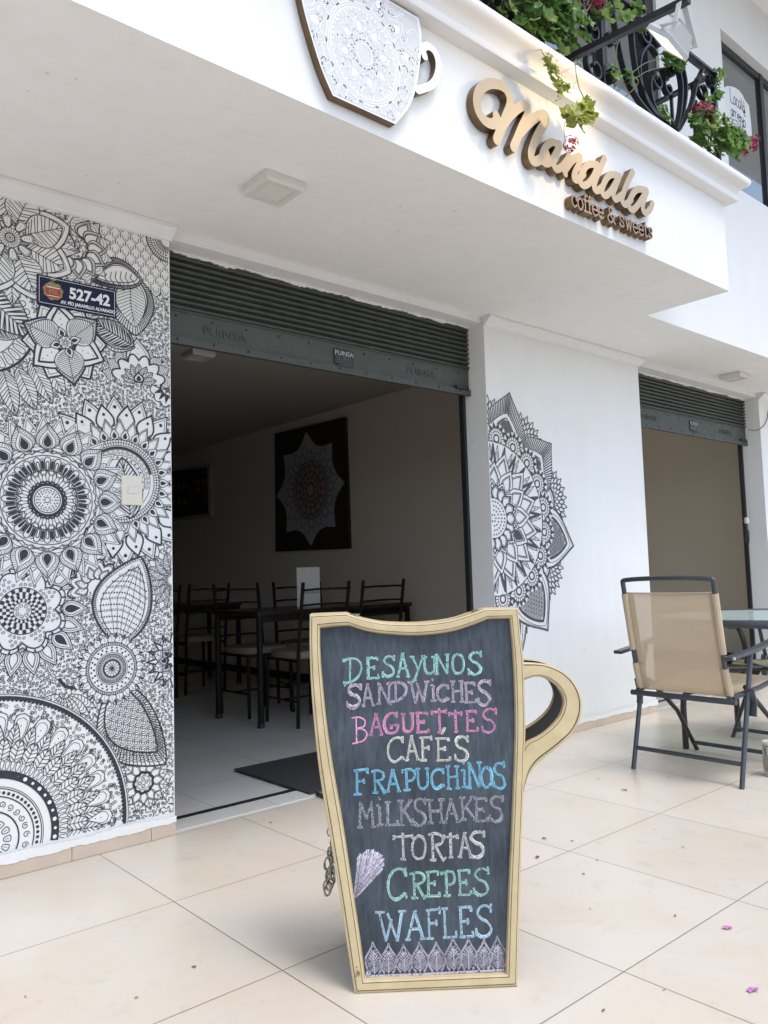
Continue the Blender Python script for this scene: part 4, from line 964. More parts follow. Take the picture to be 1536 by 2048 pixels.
LINES = [
 ('mint', 'DESAYUNOS', [(-0.2087,0.7210),(-0.1540,0.7827),(-0.1483,0.7313),(-0.1110,0.7835),(-0.1083,0.7316),(-0.0696,0.7865),(-0.0699,0.7336),(-0.0324,0.7908),(-0.0317,0.7280),(0.0076,0.7829),(-0.0016,0.7378),(0.0367,0.7804),(0.0292,0.7368),(0.0724,0.7857),(0.0733,0.7375),(0.1090,0.7873),(0.1153,0.7297),(0.1586,0.7900)]),
 ('lilac', 'SANDWiCHES', [(-0.2030,0.6592),(-0.1569,0.7166),(-0.1611,0.6631),(-0.1269,0.7156),(-0.1229,0.6671),(-0.0820,0.7168),(-0.0902,0.6681),(-0.0419,0.7182),(-0.0429,0.6665),(0.0173,0.7179),(0.0151,0.6689),(0.0341,0.7248),(0.0314,0.6672),(0.0674,0.7087),(0.0679,0.6650),(0.1051,0.7160),(0.1033,0.6627),(0.1373,0.7107),(0.1358,0.6563),(0.1789,0.7163)]),
 ('pink', 'BAGUETTES', [(-0.1905,0.5720),(-0.1451,0.6351),(-0.1442,0.5891),(-0.1064,0.6412),(-0.1090,0.5931),(-0.0655,0.6435),(-0.0631,0.5936),(-0.0249,0.6390),(-0.0252,0.5923),(0.0132,0.6403),(0.0153,0.5909),(0.0590,0.6504),(0.0614,0.5904),(0.0968,0.6439),(0.1021,0.5911),(0.1386,0.6393),(0.1414,0.5856),(0.1881,0.6440)]),
 ('cream', 'CAFES', [(-0.1016,0.5235),(-0.0537,0.5839),(-0.0549,0.5260),(-0.0164,0.5826),(-0.0173,0.5237),(0.0186,0.5794),(0.0229,0.5223),(0.0644,0.5757),(0.0685,0.5186),(0.1117,0.5783)]),
 ('blue', 'FRAPUCHiNOS', [(-0.1877,0.4471),(-0.1456,0.5056),(-0.1430,0.4496),(-0.1029,0.5030),(-0.1057,0.4513),(-0.0676,0.5018),(-0.0652,0.4529),(-0.0279,0.5030),(-0.0310,0.4537),(0.0070,0.5028),(0.0074,0.4544),(0.0451,0.5020),(0.0458,0.4530),(0.0829,0.5058),(0.0844,0.4547),(0.1028,0.5154),(0.0999,0.4531),(0.1393,0.5126),(0.1346,0.4529),(0.1677,0.5018),(0.1628,0.4499),(0.2007,0.5120)]),
 ('grey', 'MiLKSHAKES', [(-0.1812,0.3688),(-0.1319,0.4280),(-0.1337,0.3720),(-0.1124,0.4399),(-0.1121,0.3713),(-0.0757,0.4260),(-0.0794,0.3711),(-0.0353,0.4276),(-0.0442,0.3658),(-0.0043,0.4315),(-0.0064,0.3724),(0.0408,0.4269),(0.0345,0.3739),(0.0786,0.4265),(0.0744,0.3775),(0.1210,0.4301),(0.1129,0.3731),(0.1512,0.4260),(0.1478,0.3699),(0.1911,0.4306)]),
 ('white', 'TORTAS', [(-0.0938,0.2917),(-0.0405,0.3523),(-0.0493,0.2901),(-0.0050,0.3446),(-0.0065,0.2866),(0.0395,0.3479),(0.0304,0.2901),(0.0712,0.3468),(0.0672,0.2907),(0.1055,0.3455),(0.0922,0.2878),(0.1401,0.3492)]),
 ('green', 'CREPES', [(-0.1126,0.1986),(-0.0574,0.2709),(-0.0555,0.2012),(-0.0109,0.2584),(-0.0155,0.2036),(0.0220,0.2592),(0.0230,0.2031),(0.0613,0.2587),(0.0625,0.2035),(0.0990,0.2588),(0.0979,0.2022),(0.1454,0.2634)]),
 ('sky', 'WAFLES', [(-0.1449,0.1070),(-0.0655,0.1720),(-0.0710,0.1088),(-0.0200,0.1702),(-0.0207,0.1087),(0.0215,0.1734),(0.0189,0.1100),(0.0578,0.1735),(0.0601,0.1094),(0.0994,0.1753),(0.0976,0.1070),(0.1475,0.1792)])]
def chalk_strokes(ik, strokes, w, R, dup=2):
    for kind, pts in strokes:
        P = catmull(pts, 7) if kind == 's' else np.array(pts, float)
        if kind != 's': P = np.stack([np.linspace(P[0][k], P[-1][k], 6) for k in (0, 1)], 1) if len(P) == 2 else P
        for d in range(dup):
            J = np.array([R.uniform(-1, 1), R.uniform(-1, 1)])*.0016*(d > 0)
            Q = P+J+np.cumsum(np.array([[R.gauss(0, .00022), R.gauss(0, .00022)] for _ in P]), 0)
            ik.line(Q, w*(1 if d == 0 else .7)*R.uniform(.9, 1.1))
for li, (ck, word, bx) in enumerate(LINES):
    ik = Ink((-2, -2, 2, 2), .004); R = random.Random(li+7)
    for k, chx in enumerate(word):
        (a0, b0), (a1, b1) = bx[2*k], bx[2*k+1]; q_ = (a1-a0)*.07; a0 += q_; a1 -= q_
        st = []
        for s_ in GL[chx]:
            kind, pts = s_ if s_[0] == 's' else ('l', s_)
            pts = [(a0+(a1-a0)*x, b0+(b1-b0)*y) for x, y in pts]
            for i in range(1 if kind == 's' else len(pts)-1): st.append((kind, pts if kind == 's' else pts[i:i+2]))
        if ck == 'cream' and k == 3: st.append(('l', [(a0+(a1-a0)*.45, b1+.010), (a0+(a1-a0)*.68, b1+.026)]))
        w = .0052 if not (ck == 'pink' and k == 0) else .0035
        chalk_strokes(ik, st, w, R, 3 if w > .005 else 1)
    ik.build('chalk_word', lambda a, b_, d: front(a, b_, -.0041+li*.0), CH[ck], brd)
# crepe drawing and the row of leaves
ik = Ink((-2, -2, 2, 2), .004); R = random.Random(3)
tip = np.array((-0.1883,0.2115)); ar = catmull([(-0.1777,0.2997),(-0.1654,0.3110),(-0.1470,0.3133),(-0.1288,0.3087),(-0.1184,0.2912),(-0.1232,0.2718)], 8)
for q in ar[::1]:
    J = np.array([R.uniform(-.004, .004), R.uniform(-.004, .004)]); ik.line(np.linspace(tip+J*.6, q+J, 8)+np.array([[R.gauss(0, .0006), R.gauss(0, .0006)] for _ in range(8)]), .0030)
ik.line(catmull([(-0.1777,0.2997),(-0.1839,0.2620),(-0.1883,0.2115),(-0.1648,0.2371),(-0.1232,0.2718)], 6), .003); ik.line([(-0.1726,0.2398),(-0.1271,0.2793)], .003)
ik.build('chalk_crepe', lambda a, b_, d: front(a, b_, -.0041), CH['cone'], brd)
ik = Ink((-2, -2, 2, 2), .004)
LV = [(-0.1466,0.0358),(-0.1495,0.1071),(-0.1130,0.0359),(-0.1113,0.1028),(-0.0739,0.0362),(-0.0755,0.0996),(-0.0372,0.0357),(-0.0364,0.1028),(0.0036,0.0351),(0.0046,0.1012),(0.0444,0.0362),(0.0462,0.1099),(0.0802,0.0358),(0.0832,0.1085),(0.1159,0.0353),(0.1211,0.1033),(0.1507,0.0349),(0.1529,0.1087)]
for k in range(9):
    bs, tp = np.array(LV[2*k]), np.array(LV[2*k+1]); tp = tp+np.array([0, 0])
    w = .0205; n = 12; u = np.linspace(0, 1, n); h = w*np.sin(np.pi*np.clip(u*.92+.1, 0, 1))**.6*np.clip((1-u)*2.0, .06, 1)
    C_ = bs+np.outer(u, tp-bs); Lf = C_+np.stack([-h, 0*h], 1); Rt = C_+np.stack([h, 0*h], 1)
    for r_ in range(2):
        for e_ in (Lf, Rt): ik.line(e_+np.array([R.uniform(-.001, .001), 0]), .0032)
    ik.line(C_[:9], .0022)
    for j in range(8):
        c_ = C_[0]+(tp-bs)*(.04+.075*j); e = w*.78*min(1, (8.5-j)/5)
        ik.line([c_, c_+np.array([e, .013])], .0019); ik.line([c_, c_+np.array([-e, .013])], .0019)
        ik.line([c_+np.array([e*.5, .001]), c_+np.array([e, .007])], .0014); ik.line([c_+np.array([-e*.5, .001]), c_+np.array([-e, .007])], .0014)
ik.line([(-0.1706,0.0317),(-0.0180,0.0313),(0.1659,0.0324)], .005); ik.line([(-0.1679,0.0353),(-0.1552,0.0376)], .012)
ik.build('chalk_leaves', lambda a, b_, d: front(a, b_, -.0041), CH['leafs'], brd)
# chain between the two boards, its loose end dangling
def torus_link(b, c, ax, up, L, W, r):
    c, ax, up = Vector(c), Vector(ax).normalized(), Vector(up).normalized(); P = []
    for k in range(17):
        a = 2*math.pi*k/16; P.append(c+up*(L/2*math.sin(a))+ax*(W/2*math.cos(a)))
    b.tube(P, r, 6, cap=False)
b = MB(); x0 = -.248
for k in range(15):                              # short chain running back to the rear board
    z = .42-.0135*k if k < 8 else .326-.002*k
    torus_link(b, (x0+.004*math.sin(k)+.002, .065+.0006*k, z), (1, 0, 0) if k % 2 else (0, 1, 0), (0, .1, 1), .020, .011, .0017)
R = random.Random(8)
for k in range(11):
    z = .300-.009*k+R.uniform(-.004, .004)
    torus_link(b, (x0-.004+R.uniform(-.008, .008), .07+R.uniform(-.006, .006), z), (R.uniform(-1, 1), R.uniform(-1, 1), .1), (R.uniform(-.3, .3), R.uniform(-.3, .3), 1), .034, .017, .0024)
b.build('chain', M['chain'], brd, smooth=True)

# ------------------------------------------------------------------ signs on the balcony face
ff = lambda a, b, d: (a, YF-.003-d, b)
sg = thing('letter_sign', 'raised beige script lettering Mandala with coffee & sweets below, bronze edged, on balcony face', 'shop sign', (1.8, YF, 2.7))
fo = lambda a, b, d: (a-1.8, -.003-d, b-2.7)
S_ = []
def stro(P, r0): S_.append((catmull(P, 7), r0))
stro([(1.0933,2.7015),(1.0968,2.6859),(1.0688,2.6619),(1.0272,2.6590),(0.9948,2.6803),(0.9856,2.7180),(1.0011,2.7642),(1.0431,2.8061),(1.0961,2.8302),(1.1467,2.8346),(1.1758,2.8114),(1.1765,2.7750),(1.1536,2.7273),(1.1236,2.6724),(1.0889,2.6064)], .0205)
stro([(1.1401,2.6938),(1.1895,2.7484),(1.2352,2.7897),(1.2748,2.8110),(1.2901,2.7991),(1.2762,2.7618),(1.2414,2.7068),(1.2102,2.6510),(1.1866,2.6106)], .0195)
stro([(1.2405,2.6932),(1.2964,2.7505),(1.3529,2.7970),(1.4006,2.8200),(1.4003,2.7925),(1.3521,2.7284),(1.3132,2.6654),(1.2935,2.6160),(1.3057,2.5934),(1.3454,2.6118),(1.3970,2.6559)], .0195)
stro([(1.4746,2.7206),(1.4337,2.7165),(1.3921,2.6815),(1.3640,2.6395),(1.3703,2.6119),(1.4043,2.6176),(1.4439,2.6579),(1.4856,2.7161)], .0158)
stro([(1.4865,2.7275),(1.4600,2.6770),(1.4391,2.6289),(1.4549,2.6093),(1.4940,2.6318),(1.5421,2.6821)], .0158)
stro([(1.5497,2.6986),(1.5291,2.6638),(1.5112,2.6274),(1.5160,2.6095)], .0158)
stro([(1.5203,2.6303),(1.5740,2.6869),(1.6271,2.7215),(1.6217,2.6901),(1.5844,2.6368),(1.5748,2.6073),(1.5996,2.6105),(1.6491,2.6516)], .0158)
stro([(1.7336,2.7208),(1.6784,2.6994),(1.6351,2.6500),(1.6177,2.6077),(1.6399,2.5969),(1.6811,2.6199),(1.7264,2.6703),(1.7553,2.7261)], .0158)
stro([(1.8125,2.7736),(1.7761,2.7182),(1.7402,2.6630),(1.7185,2.6129),(1.7399,2.6043),(1.7865,2.6365)], .0158)
stro([(1.9051,2.7267),(1.8423,2.7051),(1.7925,2.6483),(1.7790,2.6068),(1.8092,2.6041),(1.8593,2.6487),(1.9205,2.7255)], .0158)
stro([(1.9239,2.7284),(1.8924,2.6778),(1.8654,2.6280),(1.8818,2.6079),(1.9333,2.6423)], .0158)
stro([(2.0368,2.7836),(1.9950,2.7276),(1.9481,2.6557),(1.9339,2.6154),(1.9602,2.6068),(2.0128,2.6476)], .0158)
stro([(2.1354,2.7274),(2.0617,2.7063),(2.0019,2.6456),(1.9874,2.6050),(2.0210,2.6000),(2.0777,2.6482),(2.1500,2.7287)], .0158)
stro([(2.1522,2.7274),(2.1198,2.6729),(2.1040,2.6261),(2.1273,2.6154),(2.1682,2.6432),(2.1949,2.6810)], .0155)
strokes_mesh(S_, fo, .034, 'script_lettering', [M['beige_face'], M['bronze']], sg, .0028, .002)
SG = {'c': [SM((.92, .78), (.6, 1), (.2, .82), (.05, .45), (.25, .08), (.6, 0), (.95, .2)), [(.92, .95), (.92, .65)]],
 'o': [SM((.5, 1), (.1, .8), (.03, .45), (.25, .06), (.6, 0), (.92, .3), (.95, .65), (.75, .95), (.5, 1))],
 'f': [[(.4, 0), (.4, 1.15)], SM((.4, 1.15), (.55, 1.5), (.95, 1.45)), [(.05, 1), (.8, 1)], [(.1, 0), (.8, 0)]],
 'e': [[(.08, .52), (.92, .52)], SM((.92, .52), (.85, .88), (.5, 1), (.15, .8), (.05, .45), (.25, .08), (.6, 0), (.95, .2))],
 '&': [SM((1., .0), (.6, .45), (.3, .95), (.35, 1.35), (.6, 1.35), (.62, 1.05), (.2, .6), (.08, .25), (.3, 0), (.6, .1), (.85, .5), (.9, .75)), [(.75, .75), (1.05, .75)]],
 's': [SM((.88, .8), (.6, 1), (.2, .9), (.2, .62), (.75, .4), (.85, .15), (.5, 0), (.08, .18)), [(.9, .98), (.9, .7)], [(.06, .3), (.06, .04)]],
 'w': [[(.1, 1), (.3, 0)], [(.3, 0), (.5, .9)], [(.5, .9), (.7, 0)], [(.7, 0), (.9, 1)], [(0, 1), (.25, 1)], [(.75, 1), (1, 1)]],
 't': [SM((.4, 1.35), (.4, .3), (.55, .02), (.95, .12)), [(.05, 1), (.85, 1)]]}
SB = [(1.5489,2.4838),(1.5849,2.4886),(1.5904,2.4831),(1.6283,2.4926),(1.6323,2.4852),(1.6632,2.4883),(1.6612,2.4861),(1.6925,2.4898),(1.6937,2.4867),(1.7347,2.4918),(1.7390,2.4867),(1.7783,2.4919),(1.8056,2.4889),(1.8670,2.4934),(1.9011,2.4932),(1.9399,2.4954),(1.9464,2.4917),(2.0031,2.4967),(2.0081,2.4932),(2.0503,2.4961),(2.0567,2.4957),(2.0986,2.4987),(2.1020,2.4996),(2.1343,2.5013),(2.1423,2.5034),(2.1749,2.5031)]
S2 = []
for k, chx in enumerate('coffee&sweets'):
    (a0, b0), (a1, b1) = SB[2*k], SB[2*k+1]; h = .048
    for s_ in SG[chx]:
        kind, pts = s_ if s_[0] == 's' else ('l', s_)
        P = np.array([(a0+(a1-a0)*x, b0+h*y) for x, y in pts]); S2.append((catmull(P, 6) if kind == 's' else P, .0042))
strokes_mesh(S2, fo, .036, 'small_lettering', [M['brown_face'], M['bronze']], sg, .0017, .002)

cup = thing('cup_sign', 'white cup shaped relief sign with pale grey mandala print, bronze edges, on the balcony face', 'shop sign', (.44, YF, 2.7))
fc = lambda a, b, d: (a-.44, -.003-d, b-2.7)
Lf = [(.150, 2.918)]+[p for p in [(0.2050,2.7480),(0.2273,2.6742),(0.2617,2.5838),(0.2876,2.5311),(0.3166,2.4852)]]; Rt = [(0.5784,2.4862),(0.6411,2.5664),(0.6780,2.6457),(0.7047,2.7553),(0.7144,2.8307),(0.7146,2.8737)]
Lf = [(.165, 2.918)]+Lf[1:]; Rt = Rt+[(.705, 2.918)]
out = np.concatenate([catmull(Lf, 5), catmull(Rt, 5)])
b = MB().prism([tuple(p) for p in out], fc, .001, .030, 1); 
b.mi[1] = 0; b.build('cup_body', [M['cup_face'], M['bronze']], cup)
strokes_mesh([(catmull([(0.7294,2.7885),(0.7218,2.8139),(0.7461,2.8339),(0.7798,2.8276),(0.7973,2.7890),(0.7862,2.7361),(0.7552,2.6926),(0.6906,2.6506)], 7), .0145)], fc, .026, 'cup_handle', [M['cup_face'], M['bronze']], cup, .0022, .003)
ck_ = Ink((.1, 2.4, .75, 2.915), .003); ck_.wm = 1.35; cen = (0.4501,2.6761); E_ = .92
def inset(P, d):
    c_ = np.array([.44, 2.71]); return c_+(np.array(P)-c_)*(1-d)
ring_ = inset(out, .045)
ck_.circ(cen, .034, .003, e=E_); ck_.dots(cen, .040, 22, .0017, e=E_); ck_.circ(cen, .048, .003, e=E_); ck_.cmask(cen, .048, e=E_)
for k in range(16):
    a = k*math.pi/8; q = (cen[0]+E_*.060*math.cos(a), cen[1]+.060*math.sin(a)); ck_.circ(q, .0115, .003); ck_.cmask(q, .0115)
ck_.ring(cen, .068, .130, 8, .026, 'ogee', .003, 'ib', .3, E_); ck_.ring(cen, .075, .120, 8, .020, 'round', .003, 'i', .8, E_)
for k in range(16):
    a = (k+.55)*math.pi/8; ck_.spiral((cen[0]+E_*.128*math.cos(a), cen[1]+.128*math.sin(a)), .010, 1.6, .0026, a)
for k in range(48): ck_.dot((cen[0]+E_*.143*math.cos(k*.131), cen[1]+.143*math.sin(k*.131)), .005, 8)
ck_.circ(cen, .150, .004, e=E_); ck_.circ(cen, .159, .003, e=E_); ck_.circ(cen, .168, .004, e=E_); ck_.cmask(cen, .168, e=E_)
o2 = Ink((.1, 2.4, .75, 2.915), .003)
R = random.Random(5)
for k in range(18):
    a = k*math.pi/9+.1
    for rr, s1 in ((.197, .021), (.245, .022), (.29, .02)):
        a2 = a+(.17 if rr > .22 and rr < .26 else 0); q = np.array([cen[0]+E_*rr*math.cos(a2), cen[1]+rr*math.sin(a2)])
        if ck_.inside(np.array([q]), ring_)[0]:
            ck_.spiral(q, s1*.8, 1.2, .0028, a2+math.pi, 1 if k % 2 else -1)
            if k % 3 == 0: ck_.petal(q+np.array([.02*math.cos(a2), .02*math.sin(a2)]), q+np.array([.045*math.cos(a2), .045*math.sin(a2)]), .011, 'ogee', .0024, 'i', mask=False)
ck_.ring(cen, .168, .215, 14, .026, 'round', .003, 'i', .2, E_); ck_.ring(cen, .19, .262, 14, .034, 'ogee', .003, 'ib', .7, E_); ck_.ring(cen, .23, .32, 14, .04, 'round', .003, 'i', .2, E_)
ck_.line(ring_, .003, True)
# keep the print inside the cup outline
keep = []
Vv = np.concatenate(ck_.V); ins = ck_.inside(Vv, inset(out, .03)); ck_.F = [f for f in ck_.F if all(ins[list(f)])]
MB().prism([tuple(p_) for p_ in inset(out, .035)], fc, .0302, .0307).build('print_ground', M['cup_grey'], cup)
ck_.build('mandala_print', lambda a, b_, d: fc(a, b_, .0312), M['cup_face'], cup)

# ------------------------------------------------------------------ street number plate, light switch, lamps
pl = thing('address_plate', 'navy blue enamel street number plate reading 527-42 on the mural wall', 'address plate', (-.075, WY, 2.075))
fp = lambda a, b, d: (a, -.002-d, b)
MB().box((-.15, -.006, -.056), (.15, -.001, .056)).build('plate', M['plate_blue'], pl, bevel=.001)
b = MB()
for a0, a1, b0, b1 in ((-.143, .143, .048, .0495), (-.143, .143, -.0495, -.048), (-.143, -.1415, -.0495, .0495), (.1415, .143, -.0495, .0495)): b.box((a0, -.0068, b0), (a1, -.0062, b1))
b.build('border_line', M['plate_white'], pl)
text_mesh('527-42', .058, fp, 'number_lettering', M['plate_white'], pl, .0006, 'CENTER', (.045, -.012), .96, .0043, .0020)
text_mesh('AV. PÍO JARAMILLO ALVARADO', .0175, fp, 'street_lettering', M['plate_white'], pl, .0006, 'CENTER', (.040, -.039), .84, .0043, .0006)
cr = MB().prism([(-.092+.036*math.cos(a)*(1+.08*math.sin(9*a)), .002+.034*math.sin(a)*(1+.08*math.cos(7*a))) for a in np.linspace(0, 6.1, 30)], fp, .0041, .0046, 0)
cr.prism([(-.092+x, .002+z) for x, z in ((-.026, .0158), (.026, .0158), (.027, -.008), (.018, -.026), (-.018, -.026), (-.027, -.008))], fp, .0047, .0052, 1)
cr.box((-.116, -.0080, .013), (-.068, -.0073, .0165), 2).box((-.114, -.0080, -.019), (-.070, -.0073, -.0165), 2)
for q_ in (-.104, -.093, -.082): cr.box((q_-.0035, -.0080, -.006), (q_+.0035, -.0073, .007+(.003 if q_ == -.093 else 0)), 0)
cr.box((-.109, -.0084, -.009), (-.076, -.0081, -.005), 0)
cr.prism([(-.092+x, .046+z) for x, z in ((-.012, 0), (0, .010), (.012, 0), (.003, -.006), (-.003, -.006))], fp, .0041, .0046, 0)
cr.build('crest', [M['gold'], M['red'], M['plate_white']], pl)
sw = thing('wall_switch', 'ivory wall switch plate with one small rocker on the leaf of the mural', 'light switch', (.133, WY, 1.345))
MB().box((-.042, -.011, -.058), (.042, -.001, .058)).build('plate', M['plastic'], sw, bevel=.003)
MB().box((-.018, -.0145, -.013), (.022, -.011, .013)).build('rocker', M['lamp_white'], sw, bevel=.0015)
def ceiling_lamp(x, y, z, label, s=.084):
    t = thing('ceiling_lamp', label, 'ceiling light', (x, y, z), group='square surface ceiling lamps')
    b = MB(); q = s*.93
    b.add([(-s, -s, 0), (s, -s, 0), (s, s, 0), (-s, s, 0), (-s, -s, -.024), (s, -s, -.024), (s, s, -.024), (-s, s, -.024), (-q, -q, -.037), (q, -q, -.037), (q, q, -.037), (-q, q, -.037), (-s*.66, -s*.66, -.037), (s*.66, -s*.66, -.037), (s*.66, s*.66, -.037), (-s*.66, s*.66, -.037), (-s*.64, -s*.64, -.032), (s*.64, -s*.64, -.032), (s*.64, s*.64, -.032), (-s*.64, s*.64, -.032)],
          [(0+i, (i+1) % 4, 4+(i+1) % 4, 4+i) for i in range(4)]+[(4+i, 4+(i+1) % 4, 8+(i+1) % 4, 8+i) for i in range(4)]+[(8+i, 8+(i+1) % 4, 12+(i+1) % 4, 12+i) for i in range(4)]+[(12+i, 12+(i+1) % 4, 16+(i+1) % 4, 16+i) for i in range(4)])
    b.build('housing', M['lamp_white'], t)
    MB().add([(-s*.64, -s*.64, -.0315), (s*.64, -s*.64, -.0315), (s*.64, s*.64, -.0315), (-s*.64, s*.64, -.0315)], [(0, 3, 2, 1)]).build('diffuser', M['lamp_diff'], t)
    return t
ceiling_lamp(.432, .018, ZS-.001, 'square white lamp on the soffit in front of the cafe doorway')
ceiling_lamp(4.88, .40, ZS-.001, 'square white lamp on the soffit before the second doorway')
ceiling_lamp(1.37, 2.37, 2.499, 'square lamp on the dark cafe ceiling behind the shutter')

# ------------------------------------------------------------------ wrought iron railing of the balcony
RY = -.42
rail = thing('balcony_railing', 'black wrought iron balcony railing with fans of curved flat bars and scrolls', 'railing', (2, RY, 3.066))
def flatbar(b, pts, y, th=.006, dep=.024):
    P = np.array(pts, float); T = np.gradient(P, axis=0); T /= np.linalg.norm(T, axis=1)[:, None]+1e-9; N = np.stack([-T[:, 1], T[:, 0]], 1); n = len(P)
    vs = []
    for i in range(n):
        for sx, sy in ((1, -1), (1, 1), (-1, 1), (-1, -1)): vs.append((P[i, 0]+N[i, 0]*th/2*sx, y+dep/2*sy, P[i, 1]+N[i, 1]*th/2*sx))
    fs = [(i*4+k, i*4+(k+1) % 4, (i+1)*4+(k+1) % 4, (i+1)*4+k) for i in range(n-1) for k in range(4)]+[(3, 2, 1, 0), tuple((n-1)*4+k for k in range(4))]
    b.add(vs, fs)
def scroll(c, r, a0, turns, d, tail=None, n=30):
    t = np.linspace(0, 1, n); A = a0+d*turns*2*math.pi*t; rr = r*(1-.78*t)
    P = np.stack([c[0]+rr*np.cos(A), c[1]+rr*np.sin(A)], 1)
    if tail is not None: P = np.concatenate([catmull([tail[0], tail[1] if len(tail) > 1 else (np.array(tail[0])+P[0])/2, P[0]], 8)[:-1], P])
    return P
ro = Vector((2, RY, 3.066))
def rpart(b, name, m=None, **k):
    b.v = [tuple(Vector(p)-ro) for p in b.v]; return b.build(name, m or M['iron'], rail, **k)
rpart(MB().box((-6, RY-.02, 3.70), (3.09, RY+.02, 3.715)).box((-6, RY-.012, 3.094), (3.09, RY+.012, 3.106)), 'rail')
rpart(MB().box((3.05, RY+.021, 3.70), (3.09, YU-.004, 3.715)), 'side_rail'); rpart(MB().box((3.058, RY+.021, 3.094), (3.082, YU-.004, 3.106)), 'side_rail')
rpart(MB().box((3.057, RY-.013, 3.066), (3.083, RY+.013, 3.6995)), 'corner_post')
FAN = [[(2.0679,3.6861),(2.0916,3.5343),(2.1813,3.3087),(2.3776,3.2130),(2.6027,3.2099)], [(2.2527,3.7739),(2.2330,3.5716),(2.2742,3.3585),(2.4174,3.2380),(2.6079,3.2117)], [(2.4609,3.5603),(2.3879,3.5820),(2.2994,3.4767),(2.2948,3.3411),(2.3804,3.2399),(2.6131,3.2136)], [(2.5357,3.4497),(2.5027,3.5031),(2.4055,3.4372),(2.3797,3.3226),(2.4547,3.2334),(2.6183,3.2154)],
       [(2.5628,3.6086),(2.6478,3.6117),(2.6968,3.5055),(2.6692,3.3528),(2.6079,3.2117)], [(2.5035,3.6908),(2.6693,3.6673),(2.7466,3.5335),(2.7059,3.3610),(2.6131,3.2136)], [(2.9472,3.6849),(2.8680,3.5733),(2.7910,3.4204),(2.6632,3.2556),(2.6235,3.2173)]]
SCR = [((1.8890,3.4441), .075, 2.2, 1.2, 1), ((1.8967,3.2601), .075, 1.6, 1.2, 1), ((2.0403,3.4743), .045, .8, 1.1, -1), ((2.0229,3.2824), .045, .8, 1.1, -1), ((2.3645,3.6243), .052, 2.6, 1.2, 1), ((2.4647,3.6417), .038, .6, 1.1, -1), ((2.4509,3.4212), .055, 1.9, 1.2, 1), ((2.5572,3.4234), .045, 1.6, 1.2, 1), ((2.5845,3.5366), .04, .4, 1.2, -1), ((2.9325,3.5647), .075, 1.3, 1.2, 1), ((3.0105,3.4743), .06, 1.0, 1.1, 1), ((3.0341,3.6624), .05, 1.0, 1.1, -1)]
PITCH = 1.12
for rep_ in range(0, 4):
    dx = -PITCH*rep_
    for f in FAN: 
        b = MB(); flatbar(b, catmull([(x+dx, max(3.107, min(z, 3.699))) for x, z in f], 8), RY, .010, .028); rpart(b, 'fan_bar')
    for c_, r, a0, tn, d in SCR:
        b = MB(); flatbar(b, scroll((c_[0]+dx, c_[1]), r, a0, tn, d), RY, .010, .028); rpart(b, 'scroll')
    x = 1.967+dx; b = MB().box((x-.008, RY-.010, 3.107), (x+.008, RY+.010, 3.699)); rpart(b, 'baluster')
for y_ in (-.3, -.17): rpart(MB().box((3.063, y_-.008, 3.107), (3.077, y_+.008, 3.699)), 'side_baluster')

# ------------------------------------------------------------------ floodlight on its arm
fl = thing('floodlight', 'white floodlight on a black outrigger arm pointing back at the script sign, lit warm', 'floodlight', (1.6, -.95, 3.0))
fo_ = Vector((1.6, -.95, 3.0))
def fpart(b, name, m, par=None, **k):
    b.v = [tuple(Vector(p)-fo_) for p in b.v]; return b.build(name, m, par or fl, **k)
b = MB(); b.tube([(1.595, RY-.006, 3.150), (1.60, -1.03, 3.095)], .0, 4, flat=(.013, .013)); fpart(b, 'arm', M['iron'])
NR = Vector((-.12, .74, -.66)).normalized(); LX = Vector((1, 0, 0)); LX = (LX-NR*LX.dot(NR)).normalized(); LU = NR.cross(LX)
FC = Vector((1.602, -.945, 2.985))
def fl3(a, c, d): return tuple(FC+LX*a+LU*c+NR*d)
b = MB(); w2, h2 = .082, .060
rings = [(w2, h2, .022), (w2, h2, .004), (w2*.94, h2*.94, -.002), (w2*.66, h2*.66, -.050), (w2*.62, h2*.60, -.056)]
vs = []
for ww, hh, d in rings: vs += [fl3(-ww, -hh, d), fl3(ww, -hh, d), fl3(ww, hh, d), fl3(-ww, hh, d)]
n = len(rings); b.add(vs, [(r*4+i, (r+1)*4+i, (r+1)*4+(i+1) % 4, r*4+(i+1) % 4) for r in range(n-1) for i in range(4)]+[tuple((n-1)*4+i for i in range(4))])
hs = fpart(b, 'housing', M['flood'], bevel=.003)
b = MB()
for k in range(7):
    a = -w2*.55+w2*1.1*k/6
    for (c0, c1, d0, d1) in ((-h2*.86, h2*.86, -.014, -.062),):
        q = [(a-.0015, c0*.9, d0), (a+.0015, c0*.9, d0), (a+.0015, c0*.62, d1), (a-.0015, c0*.62, d1), (a-.0015, c1*.9, d0), (a+.0015, c1*.9, d0), (a+.0015, c1*.62, d1), (a-.0015, c1*.62, d1)]
        b.add([fl3(*p) for p in q], [(0, 1, 2, 3), (7, 6, 5, 4), (0, 4, 5, 1), (3, 2, 6, 7), (0, 3, 7, 4), (1, 5, 6, 2)])
fpart(b, 'cooling_fins', M['flood'])
b = MB(); b.add([fl3(-w2*.9, -h2*.9, .019), fl3(w2*.9, -h2*.9, .019), fl3(w2*.9, h2*.9, .019), fl3(-w2*.9, h2*.9, .019)], [(0, 1, 2, 3)])
fpart(b, 'lens', emit('floodlight_lens', (1, .85, .65), 1.5))
b = MB(); b.tube([fl3(-w2-.004, 0, -.004), fl3(-w2-.006, .05, -.035), tuple(Vector((1.58, -1.0, 3.09)))], 0, 4, flat=(.010, .002)); b.tube([fl3(w2+.004, 0, -.004), fl3(w2+.006, .05, -.035), tuple(Vector((1.62, -1.0, 3.09)))], 0, 4, flat=(.010, .002))
fpart(b, 'bracket', M['flood'])
